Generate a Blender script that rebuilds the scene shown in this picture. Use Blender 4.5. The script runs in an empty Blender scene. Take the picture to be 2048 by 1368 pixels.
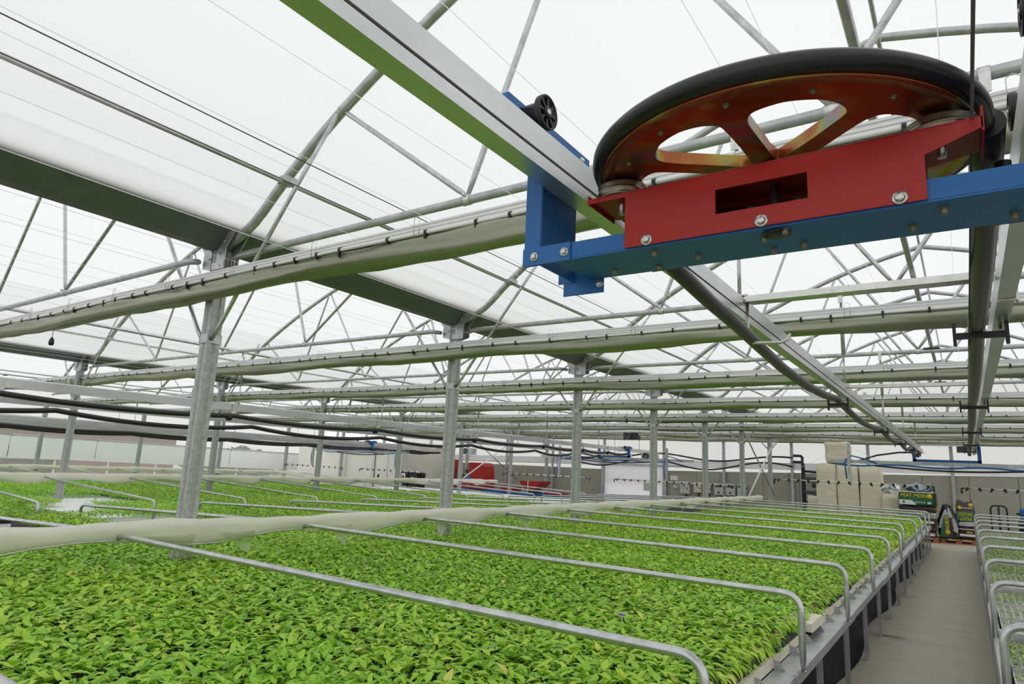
import bpy, bmesh, math, random
import numpy as np
from mathutils import Vector, Matrix
random.seed(7)
rng = np.random.default_rng(7)
scene = bpy.context.scene
C = scene.collection
PI = math.pi

# ------------------------------------------------------------------ camera
cam_d = bpy.data.cameras.new('camera')
cam_d.sensor_width = 36.0
cam_d.lens = 1298.45 / 2048 * 36.0
cam_d.clip_start = 0.02
cam_d.clip_end = 400
cam = bpy.data.objects.new('camera', cam_d)
C.objects.link(cam)
yaw, pitch, roll = -0.6097, 0.1874, 0.0471
fw = Vector((math.sin(yaw) * math.cos(pitch), math.cos(yaw) * math.cos(pitch), math.sin(pitch)))
rt = fw.cross(Vector((0, 0, 1))).normalized()
up = rt.cross(fw)
r2 = math.cos(roll) * rt + math.sin(roll) * up
u2 = -math.sin(roll) * rt + math.cos(roll) * up
cam.matrix_world = Matrix(((r2.x, u2.x, -fw.x, 0), (r2.y, u2.y, -fw.y, 0), (r2.z, u2.z, -fw.z, 1.40), (0, 0, 0, 1)))
scene.camera = cam

# ------------------------------------------------------------------ overcast sky, exposure
w = bpy.data.worlds.new('overcast_sky')
scene.world = w
w.use_nodes = True
nt = w.node_tree
bg = nt.nodes['Background']
tc = nt.nodes.new('ShaderNodeTexCoord')
sx = nt.nodes.new('ShaderNodeSeparateXYZ')
rp = nt.nodes.new('ShaderNodeValToRGB')
rp.color_ramp.elements[0].position = 0.485
rp.color_ramp.elements[0].color = (0.58, 0.585, 0.57, 1)
rp.color_ramp.elements[1].position = 0.505
rp.color_ramp.elements[1].color = (0.90, 0.915, 0.92, 1)
mp = nt.nodes.new('ShaderNodeMapRange')
mp.inputs['From Min'].default_value = -1
mp.inputs['From Max'].default_value = 1
nt.links.new(tc.outputs['Generated'], sx.inputs[0])
nt.links.new(sx.outputs['Z'], mp.inputs['Value'])
nt.links.new(mp.outputs[0], rp.inputs[0])
nt.links.new(rp.outputs[0], bg.inputs['Color'])
bg.inputs['Strength'].default_value = 1.16
scene.view_settings.view_transform = 'Standard'
scene.view_settings.look = 'None'
scene.view_settings.exposure = 0.08
scene.view_settings.gamma = 1.0
scene.view_settings.use_curve_mapping = False
cy = scene.cycles
cy.max_bounces = 7
cy.diffuse_bounces = 4
cy.glossy_bounces = 3
cy.transmission_bounces = 4
cy.transparent_max_bounces = 12
cy.caustics_reflective = False
cy.caustics_refractive = False
cy.use_denoising = True
cy.use_adaptive_sampling = True
cy.adaptive_threshold = 0.02

# ------------------------------------------------------------------ materials
def nodes_of(name):
    m = bpy.data.materials.new(name)
    m.use_nodes = True
    t = m.node_tree
    return m, t, t.nodes['Principled BSDF']

def N(t, kind, **kw):
    n = t.nodes.new(kind)
    for k, v in kw.items():
        if k in n.inputs: n.inputs[k].default_value = v
        else: setattr(n, k, v)
    return n

def mat(name, col, rough=0.5, metal=0.0, noise=None, bump=None, coat=0.0, stretch=None, col2=None, spec=0.5):
    """noise=(scale, amount): mottled colour between col and col2 (or a darker col)."""
    m, t, b = nodes_of(name)
    b.inputs['Base Color'].default_value = (*col, 1)
    b.inputs['Roughness'].default_value = rough
    b.inputs['Metallic'].default_value = metal
    b.inputs['Specular IOR Level'].default_value = spec
    if coat:
        b.inputs['Coat Weight'].default_value = coat
        b.inputs['Coat Roughness'].default_value = 0.08
    if noise or bump:
        co = N(t, 'ShaderNodeTexCoord')
        src = co.outputs['Object']
        if stretch:
            mpn = N(t, 'ShaderNodeMapping')
            mpn.inputs['Scale'].default_value = stretch
            t.links.new(src, mpn.inputs[0]); src = mpn.outputs[0]
    if noise:
        nz = N(t, 'ShaderNodeTexNoise', Scale=noise[0], Detail=5.0, Roughness=0.65)
        t.links.new(src, nz.inputs['Vector'])
        r = N(t, 'ShaderNodeValToRGB')
        c2 = col2 or tuple(c * (1 - noise[1]) for c in col)
        r.color_ramp.elements[0].position = 0.3
        r.color_ramp.elements[0].color = (*c2, 1)
        r.color_ramp.elements[1].position = 0.7
        r.color_ramp.elements[1].color = (*col, 1)
        t.links.new(nz.outputs['Fac'], r.inputs[0])
        t.links.new(r.outputs[0], b.inputs['Base Color'])
    if bump:
        nb = N(t, 'ShaderNodeTexNoise', Scale=bump[0], Detail=4.0)
        t.links.new(src, nb.inputs['Vector'])
        bn = N(t, 'ShaderNodeBump', Strength=bump[1], Distance=0.01)
        t.links.new(nb.outputs['Fac'], bn.inputs['Height'])
        t.links.new(bn.outputs[0], b.inputs['Normal'])
    return m

def film(name, col, clear, diff_col=None, refl=0.0):
    m = bpy.data.materials.new(name); m.use_nodes = True
    t = m.node_tree; t.nodes.clear()
    o = N(t, 'ShaderNodeOutputMaterial')
    a = N(t, 'ShaderNodeBsdfTransparent'); a.inputs[0].default_value = (*col, 1)
    b = N(t, 'ShaderNodeBsdfTranslucent'); b.inputs[0].default_value = (*(diff_col or col), 1)
    mx = N(t, 'ShaderNodeMixShader'); mx.inputs[0].default_value = clear
    t.links.new(b.outputs[0], mx.inputs[1]); t.links.new(a.outputs[0], mx.inputs[2])
    if refl:
        d_ = N(t, 'ShaderNodeBsdfDiffuse'); d_.inputs[0].default_value = (*(diff_col or col), 1)
        m2_ = N(t, 'ShaderNodeMixShader'); m2_.inputs[0].default_value = refl
        t.links.new(mx.outputs[0], m2_.inputs[1]); t.links.new(d_.outputs[0], m2_.inputs[2])
        t.links.new(m2_.outputs[0], o.inputs[0])
    else:
        t.links.new(mx.outputs[0], o.inputs[0])
    return m

GALV = mat('galvanised_steel', (0.60, 0.62, 0.625), 0.40, 0.65, (9, 0.38), (60, 0.05))
GALV_B = mat('galvanised_rail_steel', (0.72, 0.73, 0.735), 0.32, 0.85, (5, 0.30), None, stretch=(1, 0.3, 1))
GALV_T = mat('galvanised_tube', (0.66, 0.675, 0.68), 0.33, 0.85, (14, 0.35))
GALV_D = mat('weathered_post_steel', (0.55, 0.57, 0.56), 0.5, 0.35, (24, 0.40), (40, 0.1))
GUTTER = mat('weathered_gutter_steel', (0.16, 0.175, 0.172), 0.45, 0.5, (6, 0.25))
RUST = mat('algae_rust_edge', (0.74, 0.66, 0.52), 0.9, 0, (10, 0.6), col2=(0.35, 0.20, 0.09))
ZINC = mat('zinc_plate', (0.70, 0.71, 0.66), 0.3, 0.85, (20, 0.2))
ALU = mat('aluminium_profile', (0.78, 0.79, 0.79), 0.3, 0.7)
WHITE_T = mat('white_tube', (0.82, 0.83, 0.82), 0.4)
BLACK_P = mat('black_plastic', (0.012, 0.012, 0.013), 0.45)
RUBBER = mat('black_rubber', (0.010, 0.010, 0.011), 0.32)
HOSE = mat('black_hose', (0.022, 0.022, 0.022), 0.38, 0, (40, 0.3))
BLUE = mat('blue_paint', (0.030, 0.150, 0.42), 0.42, 0, None, None, 0.0, spec=0.3)
BLUE2 = mat('blue_hose', (0.03, 0.15, 0.45), 0.4)
RED = mat('red_paint', (0.41, 0.018, 0.013), 0.38, 0, None, None, 0.0, spec=0.35)
SCREEN = mat('aluminised_screen_fabric', (0.37, 0.39, 0.29), 0.42, 0.75, (3, 0.25), stretch=(0.3, 6, 6))
FLEECE = mat('cream_fleece', (0.95, 0.93, 0.84), 0.85, 0, (4, 0.08), (25, 0.15))
_t = FLEECE.node_tree; _tl = N(_t, 'ShaderNodeBsdfTranslucent'); _tl.inputs[0].default_value = (0.95, 0.93, 0.84, 1)
_mx = N(_t, 'ShaderNodeMixShader'); _mx.inputs[0].default_value = 0.35
_t.links.new(_t.nodes['Principled BSDF'].outputs[0], _mx.inputs[1]); _t.links.new(_tl.outputs[0], _mx.inputs[2]); _t.links.new(_mx.outputs[0], _t.nodes['Material Output'].inputs[0])

DARKWIRE = mat('dark_cable', (0.08, 0.08, 0.08), 0.5)
POLY = mat('cream_polystyrene', (0.80, 0.74, 0.60), 0.8, 0, (8, 0.15), (60, 0.2))
TRAYB = mat('black_tray_plastic', (0.012, 0.013, 0.015), 0.5)
TRAYW = mat('white_tray_plastic', (0.74, 0.75, 0.72), 0.6, 0, (12, 0.15))
SOIL = mat('dark_potting_soil', (0.030, 0.024, 0.018), 0.95, 0, (80, 0.5))
PULZ = mat('dark_passivated_zinc', (0.30, 0.27, 0.20), 0.30, 0.85, (14, 0.5))
DULLZ = mat('dull_zinc', (0.22, 0.22, 0.15), 0.45, 0.7)
BEDW = mat('white_bench_film', (0.93, 0.93, 0.93), 0.5)
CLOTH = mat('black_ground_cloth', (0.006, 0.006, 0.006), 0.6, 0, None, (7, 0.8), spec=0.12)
PANEL = mat('grey_sandwich_panel', (0.37, 0.36, 0.295), 0.5, 0, (1.2, 0.10))
DOORF = film('white_door_sheet', (0.93, 0.92, 0.97), 0.0, (0.93, 0.92, 0.97), 0.25)
CREAMW = mat('cream_container_panel', (0.86, 0.83, 0.76), 0.5, 0, (0.8, 0.06))
WHITEP = mat('white_door_panel', (0.93, 0.925, 0.95), 0.4)
BALE = mat('cream_bale_wrap', (0.80, 0.75, 0.62), 0.7, 0, (2.5, 0.35), (5, 0.7), stretch=(1, 1, 5), col2=(0.66, 0.59, 0.43))
WOODP = mat('orange_pallet_wood', (0.42, 0.17, 0.06), 0.7, 0, (6, 0.4), stretch=(1, 8, 8))
BAGBR = mat('brown_plastic_sack', (0.055, 0.020, 0.014), 0.3, 0, (5, 0.4), (6, 0.6))
BAGGR = mat('green_plastic_sack', (0.010, 0.135, 0.045), 0.3, 0, (5, 0.2))
BAGSI = mat('silver_plastic_sack', (0.55, 0.57, 0.57), 0.28, 0.2, (3, 0.55), (5, 0.8))
BAGBK = mat('black_plastic_sack', (0.014, 0.014, 0.014), 0.28, 0, None, (6, 0.8))
YELLOW = mat('yellow_print', (0.75, 0.52, 0.03), 0.5)
WHITEPR = mat('white_print', (0.78, 0.80, 0.80), 0.5)
BOXG = mat('grey_enclosure', (0.52, 0.53, 0.52), 0.45)
BOXC = mat('cream_enclosure', (0.62, 0.60, 0.50), 0.5)
DARKG = mat('dark_grey_plastic', (0.06, 0.065, 0.07), 0.45)
PIPEB = mat('navy_pipe', (0.012, 0.016, 0.045), 0.35)
CURT = mat('white_curtain_fabric', (0.84, 0.85, 0.86), 0.7, 0, (0.7, 0.06))
BRICK = mat('outside_brick', (0.42, 0.19, 0.13), 0.9, 0, (1.5, 0.4))
TILE = mat('outside_roof_tile', (0.40, 0.20, 0.13), 0.9, 0, (3, 0.4))
FOLI = mat('outside_foliage', (0.10, 0.15, 0.05), 0.9, 0, (4, 0.6))
FILM_R = film('roof_film', (0.98, 0.985, 0.99), 0.12, (0.965, 0.97, 0.975), 0.15)
FILM_W = film('hazy_wall_film', (0.97, 0.97, 0.97), 0.15, (0.97, 0.97, 0.97), 0.06)
FILM_L = film('window_film', (0.97, 0.97, 0.95), 0.52, (0.72, 0.71, 0.68))
WIRE = film('clear_white_thread', (1, 1, 1), 0.35, (0.97, 0.97, 0.96))
NETF = film('fleece_net', (0.95, 0.96, 0.92), 0.45, (0.85, 0.88, 0.75))

# concrete with wet streaks across the aisle
CONC, t, b = nodes_of('aisle_concrete')
co = N(t, 'ShaderNodeTexCoord')
m1 = N(t, 'ShaderNodeMapping'); m1.inputs['Scale'].default_value = (1.0, 2.6, 1)
t.links.new(co.outputs['Object'], m1.inputs[0])
n1 = N(t, 'ShaderNodeTexNoise', Scale=1.6, Detail=7.0, Roughness=0.7)
t.links.new(m1.outputs[0], n1.inputs['Vector'])
r1 = N(t, 'ShaderNodeValToRGB')
for e, p_, c_ in zip(r1.color_ramp.elements, (0.3, 0.75), ((0.37, 0.335, 0.26, 1), (0.47, 0.43, 0.345, 1))):
    e.position = p_; e.color = c_
t.links.new(n1.outputs['Fac'], r1.inputs[0])
m2 = N(t, 'ShaderNodeMapping'); m2.inputs['Scale'].default_value = (0.9, 2.2, 1); m2.inputs['Location'].default_value = (0.2, 1.3, 0)
t.links.new(co.outputs['Object'], m2.inputs[0])
n2 = N(t, 'ShaderNodeTexNoise', Scale=0.9, Detail=3.0)
t.links.new(m2.outputs[0], n2.inputs['Vector'])
r2n = N(t, 'ShaderNodeValToRGB')
for e, p_, c_ in zip(r2n.color_ramp.elements, (0.62, 0.70), ((0, 0, 0, 1), (1, 1, 1, 1))):
    e.position = p_; e.color = c_
t.links.new(n2.outputs['Fac'], r2n.inputs[0])
mx = N(t, 'ShaderNodeMix', data_type='RGBA')
t.links.new(r2n.outputs[0], mx.inputs[0]); t.links.new(r1.outputs[0], mx.inputs[6]); mx.inputs[7].default_value = (0.25, 0.22, 0.165, 1)
t.links.new(mx.outputs[2], b.inputs['Base Color'])
rr = N(t, 'ShaderNodeMapRange'); rr.inputs['To Min'].default_value = 0.75; rr.inputs['To Max'].default_value = 0.18
t.links.new(r2n.outputs[0], rr.inputs['Value']); t.links.new(rr.outputs[0], b.inputs['Roughness'])

# yellow-passivated iridescent zinc of the big wheel
IRID, t, b = nodes_of('yellow_passivated_zinc')
co = N(t, 'ShaderNodeTexCoord')
n1 = N(t, 'ShaderNodeTexNoise', Scale=4.5, Detail=2.0, Distortion=1.2)
t.links.new(co.outputs['Object'], n1.inputs['Vector'])
r1 = N(t, 'ShaderNodeValToRGB')
cr = r1.color_ramp
cr.elements[0].position = 0.30; cr.elements[0].color = (0.30, 0.075, 0.035, 1)
cr.elements[1].position = 0.74; cr.elements[1].color = (0.33, 0.09, 0.05, 1)
for p_, c_ in ((0.46, (0.34, 0.12, 0.045, 1)), (0.53, (0.36, 0.27, 0.06, 1)), (0.58, (0.20, 0.28, 0.17, 1)), (0.63, (0.33, 0.22, 0.27, 1))):
    e = cr.elements.new(p_); e.color = c_
t.links.new(n1.outputs['Fac'], r1.inputs[0]); t.links.new(r1.outputs[0], b.inputs['Base Color'])
b.inputs['Metallic'].default_value = 0.85; b.inputs['Roughness'].default_value = 0.30

def leaf_material(name, stops, trans=0.30):
    m = bpy.data.materials.new(name); m.use_nodes = True
    t = m.node_tree; b = t.nodes['Principled BSDF']
    at_ = N(t, 'ShaderNodeAttribute', attribute_name='tint')
    r = N(t, 'ShaderNodeValToRGB'); cr = r.color_ramp
    cr.elements[0].position = stops[0][0]; cr.elements[0].color = (*stops[0][1], 1)
    cr.elements[1].position = stops[-1][0]; cr.elements[1].color = (*stops[-1][1], 1)
    for p_, c_ in stops[1:-1]:
        e = cr.elements.new(p_); e.color = (*c_, 1)
    t.links.new(at_.outputs['Fac'], r.inputs[0])
    t.links.new(r.outputs[0], b.inputs['Base Color'])
    b.inputs['Roughness'].default_value = 0.42
    b.inputs['Specular IOR Level'].default_value = 0.45
    tl = N(t, 'ShaderNodeBsdfTranslucent'); t.links.new(r.outputs[0], tl.inputs[0])
    mx = N(t, 'ShaderNodeMixShader'); mx.inputs[0].default_value = trans
    o = t.nodes['Material Output']
    t.links.new(b.outputs[0], mx.inputs[1]); t.links.new(tl.outputs[0], mx.inputs[2]); t.links.new(mx.outputs[0], o.inputs[0])
    return m
LEAF = leaf_material('pepper_leaf', [(0.0, (0.18, 0.45, 0.06)), (0.35, (0.345, 0.65, 0.055)), (0.75, (0.54, 0.79, 0.07)), (0.93, (0.70, 0.83, 0.10)), (1.0, (0.84, 0.76, 0.20))])
LEAFY = leaf_material('young_sprout_leaf', [(0.0, (0.18, 0.30, 0.05)), (0.5, (0.32, 0.47, 0.09)), (1.0, (0.52, 0.62, 0.22))], 0.2)

# ------------------------------------------------------------------ mesh builder
class MB:
    def __init__(s): s.v = []; s.f = []; s.sm = []
    def add(s, vs, fs, smooth=False):
        o = len(s.v)
        s.v.extend([tuple(p) for p in vs])
        s.f.extend([tuple(i + o for i in f) for f in fs])
        s.sm.extend([smooth] * len(fs))
        return s
    def box(s, a, b_):
        (x0, y0, z0), (x1, y1, z1) = a, b_
        vs = [(x0, y0, z0), (x1, y0, z0), (x1, y1, z0), (x0, y1, z0), (x0, y0, z1), (x1, y0, z1), (x1, y1, z1), (x0, y1, z1)]
        return s.add(vs, [(3, 2, 1, 0), (4, 5, 6, 7), (0, 1, 5, 4), (1, 2, 6, 5), (2, 3, 7, 6), (3, 0, 4, 7)])
    def cbox(s, c, d): return s.box([c[i] - d[i] / 2 for i in range(3)], [c[i] + d[i] / 2 for i in range(3)])
    def tube(s, pts, r, n=8, caps=True, rs=None):
        P = [Vector(p) for p in pts]
        L = len(P); vs = []; fs = []
        ref = None
        for i, p in enumerate(P):
            d = ((P[i] - P[i - 1]).normalized() if i else Vector((0, 0, 0))) + ((P[i + 1] - P[i]).normalized() if i < L - 1 else Vector((0, 0, 0)))
            d.normalize()
            if ref is None:
                a = Vector((0, 0, 1)) if abs(d.z) < 0.9 else Vector((1, 0, 0))
                ref = d.cross(a).normalized()
            else:
                ref = (ref - d * ref.dot(d)).normalized()
            q = d.cross(ref)
            rad = rs[i] if rs else r
            for k in range(n):
                an = 2 * PI * k / n
                vs.append(p + (ref * math.cos(an) + q * math.sin(an)) * rad)
        for i in range(L - 1):
            for k in range(n):
                fs.append((i * n + k, i * n + (k + 1) % n, (i + 1) * n + (k + 1) % n, (i + 1) * n + k))
        s.add(vs, fs, True)
        if caps:
            o = len(s.v) - len(vs)
            s.f.append(tuple(o + k for k in reversed(range(n)))); s.f.append(tuple(o + (L - 1) * n + k for k in range(n))); s.sm += [False, False]
        return s
    def lathe(s, prof, c, axis='Z', n=32, close=False):
        """prof = [(r, h)], turned about axis through c."""
        vs = []; fs = []; L = len(prof)
        for r, h in prof:
            for k in range(n):
                a = 2 * PI * k / n
                x, y = r * math.cos(a), r * math.sin(a)
                q = (x, y, h) if axis == 'Z' else ((h, x, y) if axis == 'X' else (y, h, x))
                vs.append((c[0] + q[0], c[1] + q[1], c[2] + q[2]))
        for i in range(L if close else L - 1):
            j = (i + 1) % L
            for k in range(n):
                fs.append((i * n + k, i * n + (k + 1) % n, j * n + (k + 1) % n, j * n + k))
        return s.add(vs, fs, True)
    def prism(s, poly, axis, a, b_):
        """poly of 2-D points in the plane across axis (X: y,z; Y: x,z; Z: x,y), extruded from a to b."""
        def P(q, h): return (h, q[0], q[1]) if axis == 'X' else ((q[0], h, q[1]) if axis == 'Y' else (q[0], q[1], h))
        n = len(poly)
        vs = [P(q, a) for q in poly] + [P(q, b_) for q in poly]
        fs = [(i, (i + 1) % n, n + (i + 1) % n, n + i) for i in range(n)]
        fs += [tuple(reversed(range(n))), tuple(range(n, 2 * n))]
        return s.add(vs, fs)
    def sheet(s, prof, axis, a, b_):
        """open profile line extruded: no caps"""
        def P(q, h): return (h, q[0], q[1]) if axis == 'X' else ((q[0], h, q[1]) if axis == 'Y' else (q[0], q[1], h))
        n = len(prof)
        vs = [P(q, a) for q in prof] + [P(q, b_) for q in prof]
        return s.add(vs, [(i, i + 1, n + i + 1, n + i) for i in range(n - 1)])
    def build(s, name, m, parent=None, bevel=0.0, fix=True):
        me = bpy.data.meshes.new(name)
        vs = s.v
        if parent is not None:
            L = world_loc(parent); vs = [(p[0] - L[0], p[1] - L[1], p[2] - L[2]) for p in vs]
        me.from_pydata(vs, [], s.f)
        me.polygons.foreach_set('use_smooth', s.sm)
        if fix or bevel:
            bm = bmesh.new(); bm.from_mesh(me)
            bmesh.ops.recalc_face_normals(bm, faces=bm.faces)
            if bevel:
                ed = [e for e in bm.edges if len(e.link_faces) == 2 and e.calc_face_angle(0) > 0.6]
                bmesh.ops.bevel(bm, geom=ed, offset=bevel, segments=2, affect='EDGES', profile=0.5)
            bm.to_mesh(me); bm.free()
        me.materials.append(m)
        o = bpy.data.objects.new(name, me)
        C.objects.link(o)
        if parent is not None: o.parent = parent
        return o

def world_loc(o):
    L = Vector(o.location)
    while o.parent is not None:
        o = o.parent; L = L + Vector(o.location)
    return L

def tag(o, label=None, cat=None, group=None, kind=None):
    if label: o['label'] = label
    if cat: o['category'] = cat
    if group: o['group'] = group
    if kind: o['kind'] = kind
    return o

def thing(name, label, cat, loc=(0, 0, 0), group=None):
    o = bpy.data.objects.new(name, None)
    o.empty_display_size = 0.1
    C.objects.link(o); o.location = loc
    return tag(o, label, cat, group)

def dup(root, loc, label=None, group=None, scale=None):
    r = root.copy(); C.objects.link(r); r.location = loc
    if scale: r.scale = scale
    if label: r['label'] = label
    if group: r['group'] = group
    for ch in root.children:
        c = ch.copy(); C.objects.link(c); c.parent = r
        for g in ch.children:
            d_ = g.copy(); C.objects.link(d_); d_.parent = c
    return r

def bolt(c, axis='Y', r=0.007, h=0.006, sgn=-1):
    """hexagon head on a washer; c = centre of the face it sits on"""
    m = MB()
    prof_w = [(0.0001, 0), (r * 1.45, 0), (r * 1.45, sgn * 0.0018), (r, sgn * 0.0018)]
    m.lathe(prof_w, c, axis, 14)
    m.lathe([(r, sgn * 0.0018), (r, sgn * h), (r * 0.75, sgn * h * 1.2), (0.0001, sgn * h * 1.2)], c, axis, 6)
    return m

ORD = ['nearest', 'second', 'third', 'fourth', 'fifth', 'sixth', 'seventh', 'eighth']
Y0, DY = 2.755, 2.973
TY = [Y0 + i * DY for i in range(7)] + [23.18]
ROW1, ROW2, ROW3 = -4.80, -14.05, -23.3
SPANS = [(-0.36, 4.44), (-9.425, 4.625), (-18.675, 4.625), (8.52, 4.44)]
YW = 23.5          # end wall

# ================================================================== SETTING
MB().add([(-40, -8, 0), (14, -8, 0), (14, 40, 0), (-40, 40, 0)], [(0, 1, 2, 3)]).build('floor', CONC)['kind'] = 'structure'
ARCH = [(0.05, 3.02), (0.40, 3.17), (0.75, 3.46), (1.31, 3.85), (1.97, 4.22), (2.28, 4.34), (3.0, 4.70), (3.7, 4.95), (4.44, 5.12)]
def smooth2(P, n=3):
    out = []
    for i in range(len(P) - 1):
        p0, p1, p2, p3 = P[max(i - 1, 0)], P[i], P[i + 1], P[min(i + 2, len(P) - 1)]
        for j in range(n):
            f = j / n
            out.append(tuple(0.5 * (2 * b_ + (c_ - a) * f + (2 * a - 5 * b_ + 4 * c_ - d_) * f * f + (3 * b_ - a - 3 * c_ + d_) * f ** 3) for a, b_, c_, d_ in zip(p0, p1, p2, p3)))
    return out + [P[-1]]
ARCH = smooth2(ARCH[:2] + [(0.75, 3.46), (1.31, 3.85), (2.13, 4.29), (3.0, 4.68), (3.7, 4.93), (4.44, 5.12)])
def arch_pts(cx, hw, dz=0.0):
    k = hw / 4.44
    lf = [(cx - hw + u * k, z + dz) for u, z in ARCH]
    rg = [(cx + hw - u * k, z + dz) for u, z in reversed(ARCH[:-1])]
    return lf + rg
for cx, hw in SPANS:
    o = MB().sheet(arch_pts(cx, hw, 0.05), 'Y', -7, YW).build('ceiling', FILM_R, fix=False)
    o['kind'] = 'structure'; o['label'] = 'white translucent plastic roof film over one arched span'

# end wall: grey sandwich panels below, white film and posts above
def ztop(x): return 1.42 + (x + 11.0) * 0.026 if x > -11 else 1.42
wb = MB()
for cx, hw in SPANS:
    pts = arch_pts(cx, hw, 0.05)
    wb.prism([(cx - hw, 1.0)] + pts + [(cx + hw, 1.0)], 'Y', YW + 0.06, YW + 0.062)
wall_back = wb.build('wall_back', FILM_W); wall_back['kind'] = 'structure'
x = -27.9
while x < 5:
    x1 = x + 1.15
    if -11.7 < x < -9.3: x = -9.155; x1 = x + 1.15
    elif x < -11.7 and x1 > -11.64: x1 = -11.64
    MB().prism([(x + 0.006, 0), (x1 - 0.006, 0), (x1 - 0.006, ztop(x1)), (x + 0.006, ztop(x))], 'Y', YW - 0.06, YW + 0.02).build('panel', PANEL, wall_back)
    x = x1
for xa_, xb_ in ((-27.9, -11.65), (-9.15, 5.0)):
    MB().prism([(xa_, 0), (xb_, 0), (xb_, ztop(xb_) - 0.01), (xa_, ztop(xa_) - 0.01)], 'Y', YW + 0.024, YW + 0.034).build('light_leak_backing', BOXG, wall_back)  # added sheet that blocks film light leaking through the panel gaps
MB().prism([(-27.9, 1.38), (5, 1.40 + 0.40), (5, 1.46 + 0.40), (-27.9, 1.45)], 'Y', YW - 0.075, YW + 0.03).build('top_flashing', FLEECE, wall_back)
MB().add([(-27.9, YW - 0.10, 1.45), (5, YW - 0.10, 1.78), (5, YW - 0.02, 2.0), (-27.9, YW - 0.02, 1.68)], [(0, 1, 2, 3)]).build('draught_skirt', CURT, wall_back)
for i, px in enumerate([-27.3, -25.1, -22.9, -20.7, -18.5, -16.3, -14.0, -11.65, -9.2, -7.0, -4.75, -2.5, -0.33, 1.85, 4.1]):
    MB().box((px - 0.045, YW - 0.16, 0), (px + 0.045, YW - 0.07, 4.2 if i % 4 else 3.2)).build('post', GALV_D if i % 4 == 0 else GALV, wall_back)
# long roller shade across the end wall
sh = thing('roller_shade', 'white roller shade roll running along the top of the end wall', 'shade', (-10, YW - 0.25, 2.85))
MB().tube([(-23, YW - 0.25, 2.92), (4.2, YW - 0.25, 2.92)], 0.05, 10).build('roll', CURT, sh)
MB().box((-23, YW - 0.22, 2.70), (4.2, YW - 0.20, 2.90)).build('shade_cloth', CURT, sh)
dr = thing('drive_shaft', 'thin dark drive shaft with black bearings along the end wall', 'shaft', (-10, YW - 0.35, 2.60))
MB().tube([(-23, YW - 0.35, 2.60), (4.2, YW - 0.35, 2.60)], 0.016, 8).build('shaft', GALV_D, dr)
for k in range(9):
    xx = -21.5 + k * 3.05
    m = MB().tube([(xx - 0.17, YW - 0.35, 2.60), (xx + 0.17, YW - 0.35, 2.60)], 0.045, 10)
    m.tube([(xx - 0.30, YW - 0.35, 2.60), (xx - 0.26, YW - 0.35, 2.60)], 0.03, 8).tube([(xx + 0.26, YW - 0.35, 2.60), (xx + 0.30, YW - 0.35, 2.60)], 0.03, 8)
    m.build('bearing', BLACK_P, dr)

# left side wall: low windows, white curtain band, hazy film above
XL = -28.4
wl = MB().add([(XL, -3, 1.55), (XL, YW, 1.35), (XL, YW, 3.4), (XL, -3, 3.4)], [(0, 1, 2, 3)]).build('wall_left', FILM_L); wl['kind'] = 'structure'
MB().box((XL - 0.03, -3, 0), (XL + 0.03, YW, 0.16)).build('plinth', BEDW, wl)
yy = -2.5; k = 0
while yy < YW - 0.3:
    y1 = min(yy + 1.9, YW)
    f_ = MB()
    f_.box((XL - 0.02, yy, 0.16), (XL + 0.03, yy + 0.06, 0.86)).box((XL - 0.02, yy, 0.80), (XL + 0.03, y1, 0.86)).box((XL - 0.02, yy, 0.14), (XL + 0.03, y1, 0.19))
    fo = f_.build('window_%d' % (k + 1), BEDW); fo['kind'] = 'structure'
    MB().add([(XL, yy + 0.06, 0.19), (XL, y1, 0.19), (XL, y1, 0.80), (XL, yy + 0.06, 0.80)], [(0, 1, 2, 3)]).build('pane', FILM_L, fo)
    yy = y1; k += 1
names_c = ['at the far left edge of the photo', 'between the second pair of side wall posts', 'next towards the cream container', 'beside the cream container']
segs = [(-2.5, 9.24), (9.26, 12.14), (12.16, 17.94), (17.96, 23.2)]
for (a, b_), nm in zip(segs, names_c):
    m = MB(); n = 16
    vs = []; fs = []
    for j in range(n + 1):
        y_ = a + (b_ - a) * j / n
        zz = 1.66 - (y_ - 9) * 0.016
        for z_, dx in ((zz, 0.10), (zz - 0.25, 0.12 + 0.012 * math.sin(j * 2.1)), (zz - 0.55, 0.12 + 0.015 * math.sin(j * 1.3 + 1)), (zz - 0.82, 0.11)):
            vs.append((XL + dx, y_, z_))
    for j in range(n):
        for q in range(3):
            fs.append((j * 4 + q, j * 4 + q + 1, j * 4 + 5 + q, j * 4 + 4 + q))
    m.add(vs, fs, True)
    c_ = thing('side_curtain', 'white side wall curtain ' + nm, 'curtain', (XL + 0.1, (a + b_) / 2, 0.85))
    m.build('cloth', CURT, c_)
    MB().box((XL, a + 0.02, 1.60 - (a - 9) * 0.016), (XL + 0.12, a + 0.05, 1.64 - (a - 9) * 0.016)).build('bracket', GALV_T, c_)
    MB().tube([(XL + 0.11, a, 1.67 - (a - 9) * 0.016), (XL + 0.11, b_, 1.67 - (b_ - 9) * 0.016)], 0.02, 6).build('top_tube', GALV_T, c_)
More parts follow.
